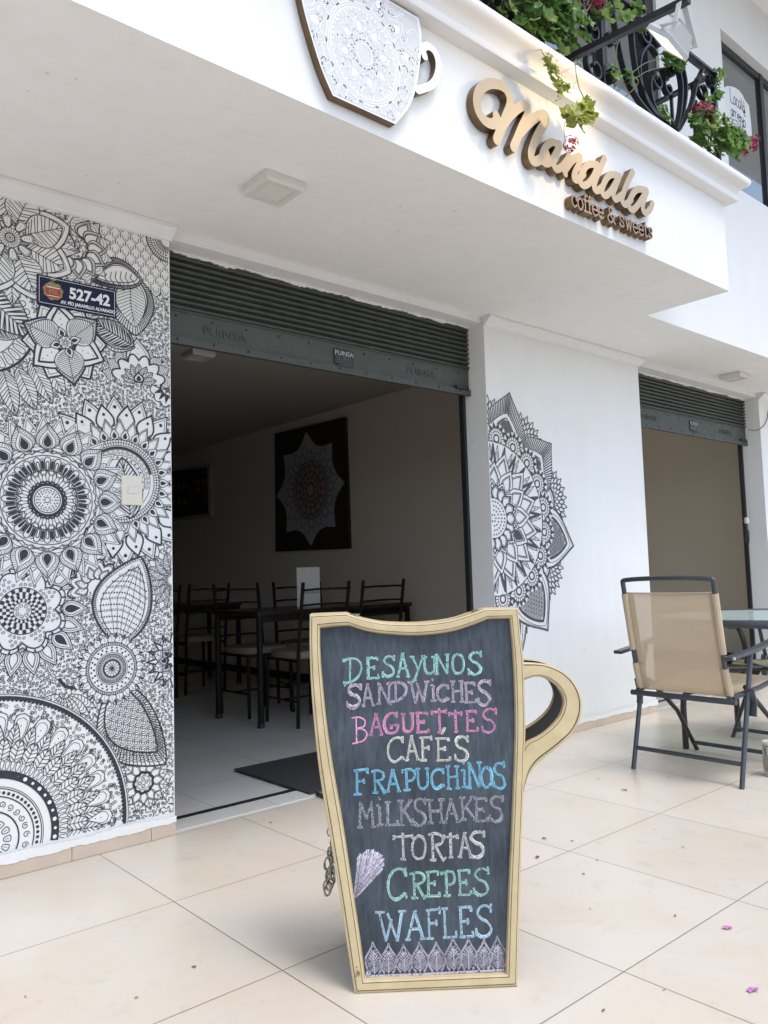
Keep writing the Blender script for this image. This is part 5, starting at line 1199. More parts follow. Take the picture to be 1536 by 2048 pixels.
b = MB(); b.tube(catmull([(1.60, -1.02, 3.10), (1.60, -1.03, 3.2), (1.59, -.98, 3.3), (1.57, -.9, 3.42), (1.55, -.6, 3.5), (1.55, RY, 3.6)], 6), .004, 6); fpart(b, 'power_cable', M['flood'])
ld = bpy.data.lights.new('floodlight_beam', 'SPOT'); ld.energy = 4.2; ld.color = (1, .74, .42); ld.spot_size = math.radians(125); ld.spot_blend = .7; ld.shadow_soft_size = .03
lo_ = bpy.data.objects.new('floodlight_beam', ld); COL.objects.link(lo_); lo_.parent = fl
lo_.location = FC+NR*.03-fo_; lo_.rotation_euler = (-Vector((-.40, .85, -.40))).to_track_quat('Z', 'Y').to_euler()

# ------------------------------------------------------------------ geraniums and trailing ivy
def leaf(b, c, nrm, r, R, lobes=5, cup=.25, mi=0):
    c = Vector(c); nrm = Vector(nrm).normalized(); t = nrm.orthogonal().normalized(); s_ = nrm.cross(t); ph = R.uniform(0, 6.28)
    vs = [tuple(c-nrm*r*.12)]; n = lobes*4
    for k in range(n):
        a = 2*math.pi*k/n; rr = r*(.84+.16*math.cos(lobes*a))*(1 if k else .45)
        if k in (1, n-1): rr *= .85
        q = a+ph; vs.append(tuple(c+(t*math.cos(q)+s_*math.sin(q))*rr+nrm*r*(cup*(rr/r)**2+.07*math.cos(lobes*a+1)+R.uniform(-.04, .04))))
    b.add(vs, [(0, 1+k, 1+(k+1) % n) for k in range(n)], mi)
def ivy_leaf(b, c, nrm, r, R):
    c = Vector(c); nrm = Vector(nrm).normalized(); t = nrm.orthogonal().normalized(); s_ = nrm.cross(t); ph = R.uniform(0, 6.28)
    prof = [.35, .8, .62, 1.0, .6, .78, .55, 1.15, .55, .78, .6, 1.0, .62, .8]
    vs = [tuple(c)]+[tuple(c+(t*math.cos(ph+2*math.pi*k/14)+s_*math.sin(ph+2*math.pi*k/14))*r*p+nrm*r*R.uniform(-.16, .05)) for k, p in enumerate(prof)]
    b.add(vs, [(0, 1+k, 1+(k+1) % 14) for k in range(14)])
def plant(name, label, cat, origin, clusters, flowers=(), stems=(), seed=1, group=None, kind='geranium', mats=None):
    R = random.Random(seed); o = Vector(origin); t = thing(name, label, cat, origin, group=group)
    lf = MB(); st = MB()
    for c, spread, n, lr in clusters:
        c = Vector(c)
        for _ in range(n):
            while True:
                q = Vector((R.uniform(-1, 1), R.uniform(-1, 1), R.uniform(-1, 1)))
                if .15 < q.length < 1: break
            p = c+Vector((q.x*spread[0], q.y*spread[1], q.z*spread[2]))
            nr = Vector((q.x*.6+R.uniform(-.5, .5), q.y*.5-.55+R.uniform(-.4, .4), .55+R.uniform(-.5, .5)))
            (leaf if kind == 'geranium' else ivy_leaf)(lf, p-o, nr, lr*R.uniform(.55, 1.15), R)
            if n > 110 and R.random() < .55:
                e = c+Vector((q.x*spread[0], q.y*spread[1], q.z*spread[2]))*.25
                st.tube([tuple(e-o), tuple((e+p)/2-o+Vector((0, 0, .01))), tuple(p-o)], .0017, 4, cap=False)
    sm_ = M['stem_b'] if kind == 'ivy' else M['stem']
    for P, r in stems: q_ = MB(); q_.tube([tuple(Vector(p)-o) for p in catmull(P, 5)], r, 5, cap=False); q_.build('stem', sm_, t)
    lf.build('foliage', (mats or M['leaf']), t)
    if st.v: st.build('leaf_stalks', sm_, t)
    for c, r, n in flowers:
        b = MB(); c = Vector(c)
        for _ in range(n):
            q = Vector((R.gauss(0, 1), R.gauss(0, 1), R.gauss(0, 1))).normalized(); p = c+q*r*R.uniform(.55, 1)
            for k in range(4):
                u_ = (q.orthogonal().normalized()); v_ = q.cross(u_); a = k*math.pi/2+R.uniform(-.3, .3); d = u_*math.cos(a)+v_*math.sin(a); e = q.cross(d); L = r*.36
                b.add([tuple(p-o), tuple(p+d*L*.6+e*L*.42+q*L*.2-o), tuple(p+d*L*1.1+q*L*.05-o), tuple(p+d*L*.6-e*L*.42+q*L*.2-o)], [(0, 1, 2, 3)])
        b.build('flower_head', M['petal'], t)
    return t
def at(x, z, y): return (x, y, z)
def rp(p, y=RY): return (p[0], y, p[1])
GG = 'geraniums along the balcony railing'
plant('geranium', 'dense green geranium bush with two red flower heads, left of the floodlight arm', 'potted plant', (1.38, -.42, 3.1),
      [(rp((1.2504,3.3301), -.46), (.26, .12, .16), 120, .034), (rp((1.4376,3.2763), -.48), (.20, .11, .16), 150, .036), (rp((1.5915,3.2890), -.49), (.13, .09, .10), 60, .034), (rp((1.6565,3.4446), -.43), (.12, .10, .16), 40, .032)],
      [(rp((1.5340,3.4485), -.52), .05, 22), (rp((1.4389,3.3898), -.5), .055, 26), (rp((1.8314,3.5427), -.48), .060, 30), (rp((1.3439,3.3272), -.52), .04, 14)],
      [([rp((1.6781,3.2579)), rp((1.7436,3.3911), -.46), rp((1.8300,3.5253), -.48)], .0028), ([rp((1.6875,3.3776)), rp((1.8238,3.4508), -.44), rp((1.9921,3.5761), -.44)], .0022)], 3, GG)
plant('trailing_ivy', 'short green ivy trail hanging over the moulding above the letter M', 'climbing plant', (1.36, -.58, 3.05),
      [(at(*(1.3137,2.9605), -.60), (.035, .02, .03), 9, .028), (at(*(1.3360,2.9206), -.605), (.03, .02, .03), 7, .026), (at(*(1.3658,2.8936), -.605), (.045, .02, .03), 10, .028), (at(*(1.3974,2.8834), -.605), (.03, .015, .03), 6, .022), (at(*(1.3516,2.8327), -.605), (.02, .012, .02), 4, .022)],
      (), [([rp((1.5184,3.2344)), at(*(1.2784,2.9904), -.59), at(*(1.3192,2.9505), -.60), at(*(1.3654,2.8873), -.605), at(*(1.3477,2.8231), -.605)], .002)], 5, 'ivy trails over the balcony moulding', 'ivy', M['leaf_y'])
plant('trailing_geranium', 'yellowing geranium trail with one red flower hanging over the script letters', 'climbing plant', (1.62, -.58, 3.0),
      [(at(*(1.4448,2.7771), -.61), (.055, .03, .035), 18, .036), (at(*(1.5262,2.8238), -.61), (.05, .03, .04), 18, .036), (at(*(1.5440,2.8729), -.61), (.025, .015, .025), 5, .024)],
      [(at(*(1.4083,2.6487), -.61), .036, 16)],
      [([rp((1.7773,3.3003)), at(*(1.4980,3.0204), -.59), at(*(1.5005,2.9261), -.60), at(*(1.5242,2.8823), -.605), at(*(1.4977,2.8091), -.61)], .0024), ([at(*(1.3935,2.7501), -.61), at(*(1.3709,2.7093), -.61), at(*(1.3728,2.6509), -.61)], .0016), ([at(*(1.4927,2.9546), -.60), at(*(1.4665,2.9232), -.6), at(*(1.4617,2.9045), -.6)], .0012)], 6, 'ivy trails over the balcony moulding', 'geranium', M['leaf_y'])
plant('young_geranium', 'thin branching geranium with bright leaves poking through the scrolls under the floodlight', 'potted plant', (2.2, -.44, 3.1),
      [(rp((2.5500,3.5817), -.46), (.09, .04, .08), 34, .036), (rp((2.6321,3.6516), -.46), (.05, .03, .05), 12, .03), (rp((2.1246,3.2986), -.46), (.03, .02, .03), 4, .045), (rp((2.0187,3.2807), -.44), (.04, .03, .05), 12, .026), (rp((1.7459,3.1890), -.42), (.07, .03, .05), 18, .03), (rp((2.1632,3.6169), -.46), (.04, .03, .04), 6, .04), (rp((2.2440,3.6845), -.46), (.05, .03, .03), 8, .036), (rp((1.9937,3.5941), -.46), (.04, .03, .03), 5, .04), (rp((1.8907,3.4642), -.47), (.03, .02, .04), 3, .06), (rp((2.2613,3.5892), -.46), (.02, .02, .03), 4, .028)],
      (), [([rp((2.0392,3.1910)), rp((2.2521,3.4058), -.45), rp((2.4471,3.5201), -.46), rp((2.5758,3.5925), -.46)], .0022), ([rp((2.0392,3.1910)), rp((2.2955,3.3927), -.45), rp((2.4820,3.4893), -.46)], .002), ([rp((2.1236,3.1988)), rp((2.1878,3.2862), -.47), rp((2.1250,3.3038), -.46)], .003), ([rp((2.0544,3.2215)), rp((2.0427,3.3643), -.45), rp((2.0572,3.4321), -.45), rp((2.1632,3.6169), -.46)], .0022)], 8, GG)
plant('geranium', 'geranium with red flower and green and yellow leaves, inside the right end of the railing', 'potted plant', (2.85, -.42, 3.1),
      [(rp((2.8763,3.2842), -.47), (.16, .09, .12), 120, .034), (rp((2.5175,3.2830), -.36), (.13, .06, .11), 60, .04), (rp((2.9391,3.4393), -.42), (.08, .06, .08), 45, .034), (rp((3.0124,3.2661), -.50), (.08, .05, .07), 40, .032)],
      [(rp((2.8049,3.3590), -.48), .062, 30)], [([rp((2.8157,3.2270)), rp((2.7959,3.2837), -.46), rp((2.8035,3.3473), -.48)], .0026)], 9, GG)
plant('corner_geranium', 'large leaved geranium with a red flower spilling past the end post, beside the window card', 'potted plant', (3.15, -.42, 3.1),
      [(rp((3.2020,3.3393), -.45), (.12, .07, .08), 60, .046), (rp((3.1852,3.3922), -.45), (.06, .05, .05), 20, .04), (rp((3.0562,3.6567), -.45), (.03, .02, .08), 9, .028), (rp((3.0855,3.7063), -.46), (.04, .02, .02), 5, .028), (rp((3.0207,3.5559), -.45), (.03, .02, .04), 6, .034)],
      [(rp((3.3661,3.3772), -.47), .062, 28)], [([rp((3.1002,3.2815)), rp((3.2343,3.3120), -.46), rp((3.3521,3.3665), -.47)], .0028), ([rp((2.9668,3.3499)), rp((2.9661,3.4778), -.44), rp((3.0384,3.6061), -.45), rp((3.0681,3.7051), -.46)], .002)], 10, GG)
for k, (x, lab) in enumerate(((2.02, 'terracotta trough behind the railing below the floodlight arm'), (1.35, 'terracotta trough under the dense geranium bush'), (2.75, 'terracotta trough under the right end geranium'))):
    t = thing('plant_trough', lab, 'planter', (x, -.29, 3.0665), group='terracotta troughs behind the railing')
    b = MB(); b.add([(-.17, -.07, 0), (.17, -.07, 0), (.17, .07, 0), (-.17, .07, 0), (-.2, -.09, .15), (.2, -.09, .15), (.2, .09, .15), (-.2, .09, .15), (-.18, -.075, .15), (.18, -.075, .15), (.18, .075, .15), (-.18, .075, .15), (-.18, -.075, .12), (.18, -.075, .12), (.18, .075, .12), (-.18, .075, .12)],
        [(3, 2, 1, 0)]+[(i, (i+1) % 4, 4+(i+1) % 4, 4+i) for i in range(4)]+[(4+i, 4+(i+1) % 4, 8+(i+1) % 4, 8+i) for i in range(4)]+[(8+i, 8+(i+1) % 4, 12+(i+1) % 4, 12+i) for i in range(4)])
    b.build('trough', M['terracotta'], t); MB().add([(-.18, -.075, .125), (.18, -.075, .125), (.18, .075, .125), (-.18, .075, .125)], [(0, 1, 2, 3)]).build('soil', M['mat_dark'], t)

# ------------------------------------------------------------------ card with handwriting in the upper window
cd_ = thing('window_card', 'curling white hand lettered card stuck on the dark upper window, Local de arriendo', 'notice', (4.4, YU+.07, 4.0))
CO = [(4.3357,4.3843),(4.3857,4.4158),(4.4582,4.4427),(4.5250,4.4578),(4.5840,4.4611),(4.6408,4.4431),(4.6634,4.4230),(4.7334,4.3997),(4.7400,4.3424),(4.7501,4.2583),(4.7479,4.1786),(4.7367,4.0873),(4.7005,4.0663),(4.6672,4.0897),(4.5038,4.0717),(4.4005,4.0778),(4.3072,4.0781),(4.3174,4.1945),(4.3314,4.3003)]
fcd = lambda a, b_, d: (a-4.4, -.002-d, b_-4.0)
MB().prism(CO, fcd, .0, .0018).build('card', M['card'], cd_)
ik = Ink((3, 3, 6, 6), .005)
def hand(bx, glyphs):
    for chx, bl, tr in zip(glyphs, bx[::2], bx[1::2]):
        for g in HG[chx]:
            sm = g[0] == 's'; P = [(bl[0]+(tr[0]-bl[0])*x, bl[1]+(tr[1]-bl[1])*y) for x, y in (g[1] if sm else g)]
            ik.line(catmull(P, 5) if sm else P, .008)
HG = {'L': [[(.1, 1), (.1, 0), (.95, .0)]], 'o': [SM((.5, 1), (.1, .7), (.15, .15), (.55, 0), (.95, .4), (.8, .9), (.5, 1))], 'c': [SM((.9, .8), (.5, 1), (.08, .6), (.2, .1), (.6, 0), (.95, .2))],
 'a': [SM((.8, .95), (.35, .9), (.05, .4), (.4, 0), (.85, .5)), [(.85, 1), (.9, 0)]], 'l': [[(.5, 0), (.5, 1)]], 'd': [SM((.75, .55), (.3, .55), (.08, .2), (.4, 0), (.8, .3)), [(.8, 1), (.85, 0)]],
 'e': [[(.1, .5), (.85, .55)], SM((.85, .55), (.5, 1), (.1, .6), (.3, .05), (.9, .15))], 'r': [[(.2, 0), (.2, 1)], SM((.2, .6), (.5, .95), (.9, .9))], 'i': [[(.5, 0), (.5, .7)], [(.5, .92), (.52, 1)]],
 'n': [[(.15, 0), (.15, 1)], SM((.15, .6), (.5, 1), (.85, .7), (.88, 0))], '2': [SM((.1, .8), (.5, 1), (.85, .75), (.1, 0)), [(.1, 0), (.95, 0)]], '5': [[(.9, 1), (.2, 1), (.15, .55)], SM((.15, .55), (.7, .6), (.85, .25), (.1, 0))],
 '7': [[(.1, 1), (.9, 1), (.4, 0)]], '1': [[(.5, 0), (.5, 1)]], '0': [SM((.5, 1), (.1, .5), (.5, 0), (.9, .5), (.5, 1))], '4': [[(.7, 0), (.7, 1), (.1, .35), (.95, .35)]]}
hand([(4.4236,4.3144),(4.4852,4.4234),(4.4779,4.3179),(4.5142,4.3788),(4.5161,4.3152),(4.5527,4.3764),(4.5546,4.3125),(4.5922,4.3785),(4.5947,4.3189),(4.6220,4.4115),(4.6180,4.3059),(4.6531,4.4017),(4.6313,4.2848),(4.6658,4.3367)], 'Localde')
hand([(4.4213,4.2076),(4.4567,4.2648),(4.4572,4.2165),(4.4846,4.2650),(4.4853,4.2183),(4.5130,4.2670),(4.5136,4.2202),(4.5353,4.2752),(4.5315,4.2096),(4.5658,4.2650),(4.5639,4.1999),(4.5971,4.2593),(4.5908,4.1880),(4.6230,4.2645),(4.6166,4.1930),(4.6497,4.2482)], 'arriendo')
hand([(4.3920,4.1168),(4.4395,4.1889),(4.4378,4.1248),(4.4779,4.1901),(4.4798,4.1270),(4.5210,4.1972),(4.5272,4.1140),(4.5533,4.2003),(4.5520,4.1142),(4.5776,4.1962),(4.5769,4.1144),(4.6153,4.1839),(4.6222,4.1043),(4.6470,4.1779)], '2571101')
ik.build('handwriting', lambda a, b_, d: fcd(a, b_, .0022), M['penink'], cd_)

# ------------------------------------------------------------------ cafe furniture in the dark room
def make_cafe_chair():
    t = thing('cafe_chair', '', 'chair')
    for s in (-1, 1):
        b = MB(); b.tube([(s*.19, .02, 0), (s*.19, 0, .46), (s*.19, -.02, .62), (s*.192, -.075, .95)], .0125, 8); b.build('rear_leg', M['wood_dark'], t, smooth=True)
        b = MB(); b.tube([(s*.185, .40, 0), (s*.18, .385, .44)], .0125, 8); b.build('front_leg', M['wood_dark'], t, smooth=True)
    for z, y in ((.90, -.066), (.80, -.048), (.70, -.032), (.56, -.008)):
        b = MB(); b.tube([(-.185, y, z), (-.09, y-.016, z+.004), (.09, y-.016, z+.004), (.185, y, z)], 0, 4, flat=(.016 if z > .6 else .009, .007)); b.build('back_rail', M['wood_dark'], t)
    b = MB()
    for s in (-1, 1): b.tube([(s*.187, .0, .435), (s*.181, .385, .435)], .010, 6)
    b.tube([(-.18, .385, .435), (.18, .385, .435)], .010, 6); b.build('seat_frame', M['wood_dark'], t, smooth=True); b = MB()
    for s in (-1, 1): b.tube([(s*.187, .012, .17), (s*.183, .395, .17)], .008, 6)
    b.tube([(-.184, .2, .17), (.184, .2, .17)], .008, 6); b.build('stretcher', M['wood_dark'], t, smooth=True)
    b = MB(); n = 20; rim = []
    for k in range(n):
        a = 2*math.pi*k/n; c_, s_ = math.cos(a), math.sin(a); q = (abs(c_)**4+abs(s_)**4)**-.25; rim.append((c_*q, s_*q))
    for sc, z in ((.97, .446), (1, .458), (1, .478), (.95, .492), (.7, .499)): b.v += [(x*.2*sc, .2+y*.2*sc, z) for x, y in rim]
    for r in range(4):
        for k in range(n): b.f.append((r*n+k, r*n+(k+1) % n, (r+1)*n+(k+1) % n, (r+1)*n+k)); b.mi.append(0)
    b.f.append(tuple(4*n+k for k in range(n))); b.mi.append(0); b.f.append(tuple(range(n-1, -1, -1))); b.mi.append(0)
    b.build('seat_cushion', M['cushion'], t, smooth=True)
    return t
cc = make_cafe_chair()
SPOTS = [(2.06, 2.00, 0, 'dark ladder back cafe chair nearest the doorway, at the near side of the long table'),
         (2.61, 2.05, 0, 'dark ladder back cafe chair rising behind the right top corner of the menu board'),
         (2.03, 2.98, 180, 'dark ladder back cafe chair on the far side of the table, facing the doorway'),
         (2.55, 2.95, 160, 'dark ladder back cafe chair turned aslant behind the menu card'),
         (2.28, 4.0, 0, 'dark ladder back cafe chair at the rear table under the grey framed picture'),
         (1.78, 3.95, -6, 'dark ladder back cafe chair at the rear table, half hidden by the mural wall')]
for i, (x, y, rz, lab) in enumerate(SPOTS):
    o = cc if i == 0 else copy_tree(cc); o.location = (x, y, -.002); o.rotation_euler = (0, 0, math.radians(rz)); tag(o, lab, 'chair', 'ladder back cafe chairs')
def make_table(L, W):
    t = thing('cafe_table', '', 'table')
    MB().box((0, 0, .735), (L, W, .765)).build('table_top', M['tabletop_in'], t, bevel=.004)
    for x in (.03, L-.03):
        for y in (.03, W-.03):
            lg = MB(); lg.tube([(x, y, .0), (x, y, .735)], .021, 10); lg = lg.build('leg', M['wood_dark'], t, smooth=True)
            f = MB(); f.tube([(x, y, 0), (x, y, .03)], .025, 10); f.build('foot_cap', M['black'], lg, smooth=True)
    b = MB().box((.05, .03, .69), (L-.05, .045, .734)).box((.05, W-.045, .69), (L-.05, W-.03, .734)); b.build('apron', M['wood_dark'], t)
    return t
tb = make_table(1.40, .62); tb.location = (1.69, 2.20, -.002); tag(tb, 'long dark cafe table carrying the white menu card', 'table', 'dark cafe tables')
t2 = copy_tree(tb); t2.location = (1.40, 4.25, -.002); tag(t2, 'dark cafe table at the back of the room below the grey framed picture', 'table', 'dark cafe tables')
mn = thing('menu_card', 'pale upright menu card reading Mandala standing on the long cafe table', 'menu', (2.32, 2.50, .764), math.radians(-38))
b = MB(); b.box((-.085, -.004, 0), (.085, .004, .29)); b.build('card', M['menu'], mn); MB().box((-.085, -.035, 0), (.085, .035, .006)).build('foot', M['menu'], mn)
text_mesh('Mandala', .040, lambda a, c, d: (a, -.0045-d, c), 'menu_lettering', M['black'], mn, .0006, 'CENTER', (.012, .095), 1)

# mandala painting and framed picture on the side wall
pt = thing('mandala_painting', 'dark canvas with an eight pointed grey and ochre mandala on the tan wall', 'painting', (3.249, 3.6, 1.8))
fv = lambda a, b_, d: (-d, a-3.6, b_-1.8)
CV = [(4.2829,2.4171),(3.1444,2.3928),(3.1307,1.2194),(4.3072,1.2402)]
MB().prism(CV, fv, .001, .028).build('canvas', M['canvas'], pt)
cen = np.array((3.6936,1.7943)); TIPS = [np.array(p) for p in [(3.7442,2.3542),(3.3442,2.1909),(3.1766,1.8106),(3.3244,1.4218),(3.7065,1.2676),(4.1072,1.4177),(4.2696,1.7860),(4.1312,2.1796)]]
star = []
for k in range(8):
    a, b_ = TIPS[k], TIPS[(k+1) % 8]; m = (a+b_)/2; m = m+(cen-m)*.16; m1 = (a*.72+b_*.28); m1 = m1+(cen-m1)*.13; m2 = a*.28+b_*.72; m2 = m2+(cen-m2)*.13
    star += [a, m1, m, m2]
MB().prism([tuple(p) for p in star], fv, .0282, .0288).build('star', M['silver'], pt)
ik = Ink((2, 0, 6, 3), .012)
rx = .24
MB().prism([(cen[0]+.27*math.cos(k*.196), cen[1]+.27*math.sin(k*.196)) for k in range(32)], fv, .0289, .0293).build('rosette', M['ochre'], pt)
for r in (.06, .11, .17, .23, .275): ik.circ(cen, r, .008)
ik.ring(cen, .06, .17, 12, .028, 'ogee', .006, 'i'); ik.ring(cen, .12, .26, 16, .04, 'round', .006, 'i', .5); ik.ring(cen, .27, .36, 16, .05, 'round', .006, 'i'); ik.ring(cen, .3, .44, 16, .05, 'ogee', .005, '', .5)
ik.build('mandala_lines', lambda a, b_, d: fv(a, b_, .0296), M['canvas'], pt)
fr = thing('framed_picture', 'pale framed picture of square patches deep in the dark room', 'picture', (3.249, 5.9, 1.95))
ff2 = lambda a, b_, d: (-d, a-5.9, b_-1.95)
FQ = [(6.6521,2.3450),(5.5982,2.2765),(5.5918,1.6890),(6.6659,1.6949)]
MB().prism(FQ, ff2, .001, .03).build('frame', M['frame_grey'], fr)
cq = np.mean(np.array(FQ), 0); b = MB(); R = random.Random(2)
inn = np.array(FQ)*.88+cq*.12
MB().prism([tuple(p) for p in inn], ff2, .0302, .031).build('picture', M['canvas'], fr)
lo, hi = inn.min(0), inn.max(0)
for i in range(6):
    for j in range(5):
        a0, b0 = lo[0]+(hi[0]-lo[0])*(i+.12)/6, inn[:, 1].min()+.05+(hi[1]-lo[1]-.12)*(j+.1)/5
        b.prism([(a0, b0), (a0+(hi[0]-lo[0])*.12, b0), (a0+(hi[0]-lo[0])*.12, b0+.07), (a0, b0+.07)], ff2, .0312, .0318, R.choice((0, 1, 2)))
b.build('patches', [M['gun'], M['cushion'], M['gun_dark']], fr)
# door mat and the scraper tray by the threshold
MB().box((.985, .655, .0055), (1.62, 1.325, .013)).build('door_mat', M['mat_dark'], None, bevel=.002); tag(bpy.data.objects['door_mat'], 'charcoal ribbed doormat lying just inside the cafe doorway', 'doormat')
tr = thing('scraper_tray', 'low black scraper tray with a pale edge behind the menu board', 'doormat', (1.25, .52, 0), math.radians(-6))
MB().box((-.26, -.09, .001), (.26, .09, .016)).build('tray', M['black'], tr, bevel=.003); MB().box((-.25, .055, .0165), (.25, .082, .019)).build('edge_strip', M['alu'], tr)

# ------------------------------------------------------------------ folding sling chairs and glass table on the terrace
def make_sling_chair():
    t = thing('patio_chair', '', 'patio chair')
    G = M['gun']
    for s in (-1, 1):
        b = MB(); b.tube([(0, s*.268, 0), (.17, s*.268, .585)], 0, 8, flat=None) if False else b.tube([(0, s*.268, .0), (.085, s*.268, .30), (.17, s*.268, .585)], .0115, 10); b.build('rear_leg', G, t, smooth=True)
        b = MB(); b.tube([(.585, s*.245, .0), (.40, s*.245, .235), (.14, s*.245, .425)], .0115, 10); b.build('front_leg', M['gun_dark'], t, smooth=True)
        b = MB(); b.tube([(-.075, s*.275, .572), (.16, s*.285, .592), (.40, s*.285, .625), (.47, s*.28, .612)], 0, 4, flat=(.022, .008)); ar = b.build('armrest', G, t, bevel=.003)
        b = MB(); b.lathe([(0, -.006), (.007, -.006), (.007, .006), (0, .006)], 8)
        b.v = [(-.06+x, s*.275+s*.024+z*.6, .574+y) for x, y, z in b.v]; b.build('arm_bolt', M['alu'], ar)
        b = MB(); b.tube([(.04, s*.225, .365), (.0, s*.225, .52), (-.068, s*.230, .915)], .0115, 10); bt = b.build('back_tube', G, t, smooth=True)
        b = MB(); b.tube([(.115, s*.285, .30), (.125, s*.286, .36), (.105, s*.285, .425)], 0, 4, flat=(.004, .016)); b.tube([(.12, s*.26, .40), (.03, s*.24, .385)], .009, 6); b.build('hinge_plate', G, t)
        b = MB(); b.tube([(.01, s*.228, .385), (.30, s*.24, .405), (.54, s*.24, .432)], .0115, 8); b.build('seat_tube', G, t, smooth=True)
        # hemmed sling sides wrapped round the back tubes
        b = MB(); b.tube([(.033, s*.225, .395), (.0, s*.225, .52)], .0155, 8); b.tube([(-.011, s*.2265, .585), (-.058, s*.2292, .858)], .0155, 8); b.build('sling_hem', M['sling_hem'], t, smooth=True)
    b = MB(); b.tube(catmull([(-.068, -.230, .915), (-.070, -.215, .924), (-.076, -.1, .930), (-.076, .1, .930), (-.070, .215, .924), (-.068, .230, .915)], 4), .0115, 10); b.build('top_rail', G, t, smooth=True)
    b = MB(); b.tube([(.012, -.262, .372), (.012, .262, .372)], .0135, 8); b.build('rear_bar', G, t, smooth=True)
    b = MB(); b.tube([(.028, -.266, .10), (.028, .266, .10)], .0105, 8); b.build('stretcher', G, t, smooth=True); b = MB(); b.tube([(.55, -.243, .045), (.55, .243, .045)], .0105, 8); b.build('stretcher', G, t, smooth=True)
    def sheet3(fn, nu=14, nv=8):
        b = MB(); b.v = [fn(i/nu, j/nv) for i in range(nu+1) for j in range(nv+1)]
        b.f = [(i*(nv+1)+j, (i+1)*(nv+1)+j, (i+1)*(nv+1)+j+1, i*(nv+1)+j+1) for i in range(nu) for j in range(nv)]; b.mi = [0]*len(b.f); return b
    def bk(u, v):
        z = .385+(.862-.385)*v; x = .036-.036*min(1, (z-.385)/.135) if z < .52 else -.068*(z-.52)/.395
        y = -.228+.456*u; return (x+.022*math.sin(math.pi*u)*(1-.35*v)+.012, y, z-.004*math.sin(math.pi*u)*(v > .9))
    o = sheet3(bk, 16, 14); o = o.build('back_sling', M['sling'], t, smooth=True); md = o.modifiers.new('thickness', 'SOLIDIFY'); md.thickness = .0012
    b = MB(); b.tube([bk(i/12, 1) for i in range(13)], .0035, 6); b.build('sling_edge', M['sling_hem'], o, smooth=True)
    for u0, u1 in ((0, .085), (.915, 1)):
        b = MB(); b.v = [tuple(Vector(bk(u0+(u1-u0)*i/2, v/10))+Vector((-.0016, 0, 0))) for i in range(3) for v in range(11)]; b.f = [(i*11+v, (i+1)*11+v, (i+1)*11+v+1, i*11+v+1) for i in range(2) for v in range(10)]; b.mi = [0]*20
        b.build('sling_hem', M['sling_hem'], o, smooth=True)
    def st(u, v):
        x = .03+.53*v; y = -.24+.48*u; z = .392+.044*v-.026*math.sin(math.pi*u)*math.sin(math.pi*min(1, v*1.05))
        if v > .93: z -= (v-.93)*.35
        return (x, y, z)
    o = sheet3(st, 12, 16).build('seat_sling', M['sling'], t, smooth=True); md = o.modifiers.new('thickness', 'SOLIDIFY'); md.thickness = .0012
    return t
sc = make_sling_chair(); sc.location = (2.362, -.405, 0); sc.rotation_euler = (0, 0, math.radians(0)); tag(sc, 'tan sling folding patio chair with dark grey tubes, its back to the viewer', 'patio chair', 'folding sling patio chairs')
s2 = copy_tree(sc); s2.location = (3.93, -.44, 0); s2.rotation_euler = (0, 0, math.radians(176)); tag(s2, 'second folding patio chair pushed in on the far side of the glass table', 'patio chair', 'folding sling patio chairs')
gt = thing('glass_table', 'round green glass patio table with a dark rim and bent tube legs', 'patio table', (3.235, -.415, 0))
b = MB(); b.lathe([(.535, .674), (.548, .680), (.553, .694), (.548, .708), (.535, .713), (.520, .708), (.520, .680), (.535, .674)], 64); b.build('rim', M['gun'], gt, smooth=True)
b = MB(); b.lathe([(0, .7005), (.5195, .7005), (.5195, .706), (0, .706)], 64); b.build('glass_top', M['table_glass'], gt)
for sx in (-1, 1):
    for sy in (-1, 1):
        b = MB(); b.tube(catmull([(sx*.305, sy*.31, 0), (sx*.305, sy*.31, .10), (sx*.305, sy*.31, .245), (sx*.285, sy*.29, .30), (sx*.19, sy*.19, .40), (sx*.17, sy*.17, .46), (sx*.23, sy*.23, .60), (sx*.355, sy*.355, .675)], 5), .0165, 10); b.build('leg', M['gun_dark'], gt, smooth=True)
b = MB(); b.tube([(-.19, -.19, .42), (.19, .19, .42)], .012, 8); b.tube([(-.19, .19, .42), (.19, -.19, .42)], .012, 8); b.lathe([(0, .55), (.20, .55), (.205, .555), (.20, .56), (0, .56)], 24) if False else None; b.build('cross_brace', M['gun_dark'], gt, smooth=True)
can = thing('printed_can', 'small pale can with dark printed lines standing on the tiles beside the patio chair', 'tin can', (2.672, -.680, 0))
b = MB(); b.lathe([(0, .002), (.040, .002), (.043, .005), (.043, .148), (.045, .150), (.045, .156), (.041, .158), (.039, .152), (.039, .02), (0, .02)], 32); cb = b.build('body', M['can'], can, smooth=True)
ik = Ink((-.14, .01, .14, .145), .003)
for k in range(9):
    a = -.13+k*.031; ik.petal((a, .02), (a, .10+.03*(k % 2)), .012, 'leaf', .0025, 'v'); ik.circ((a, .125), .009, .002)
ik.line([(-.135, .140), (.135, .140)], .003); ik.line([(-.135, .012), (.135, .012)], .003)
ik.build('print', lambda a, b_, d: ((.0434)*math.cos(a/.043+3.6), .0434*math.sin(a/.043+3.6), b_), M['penink'], can)

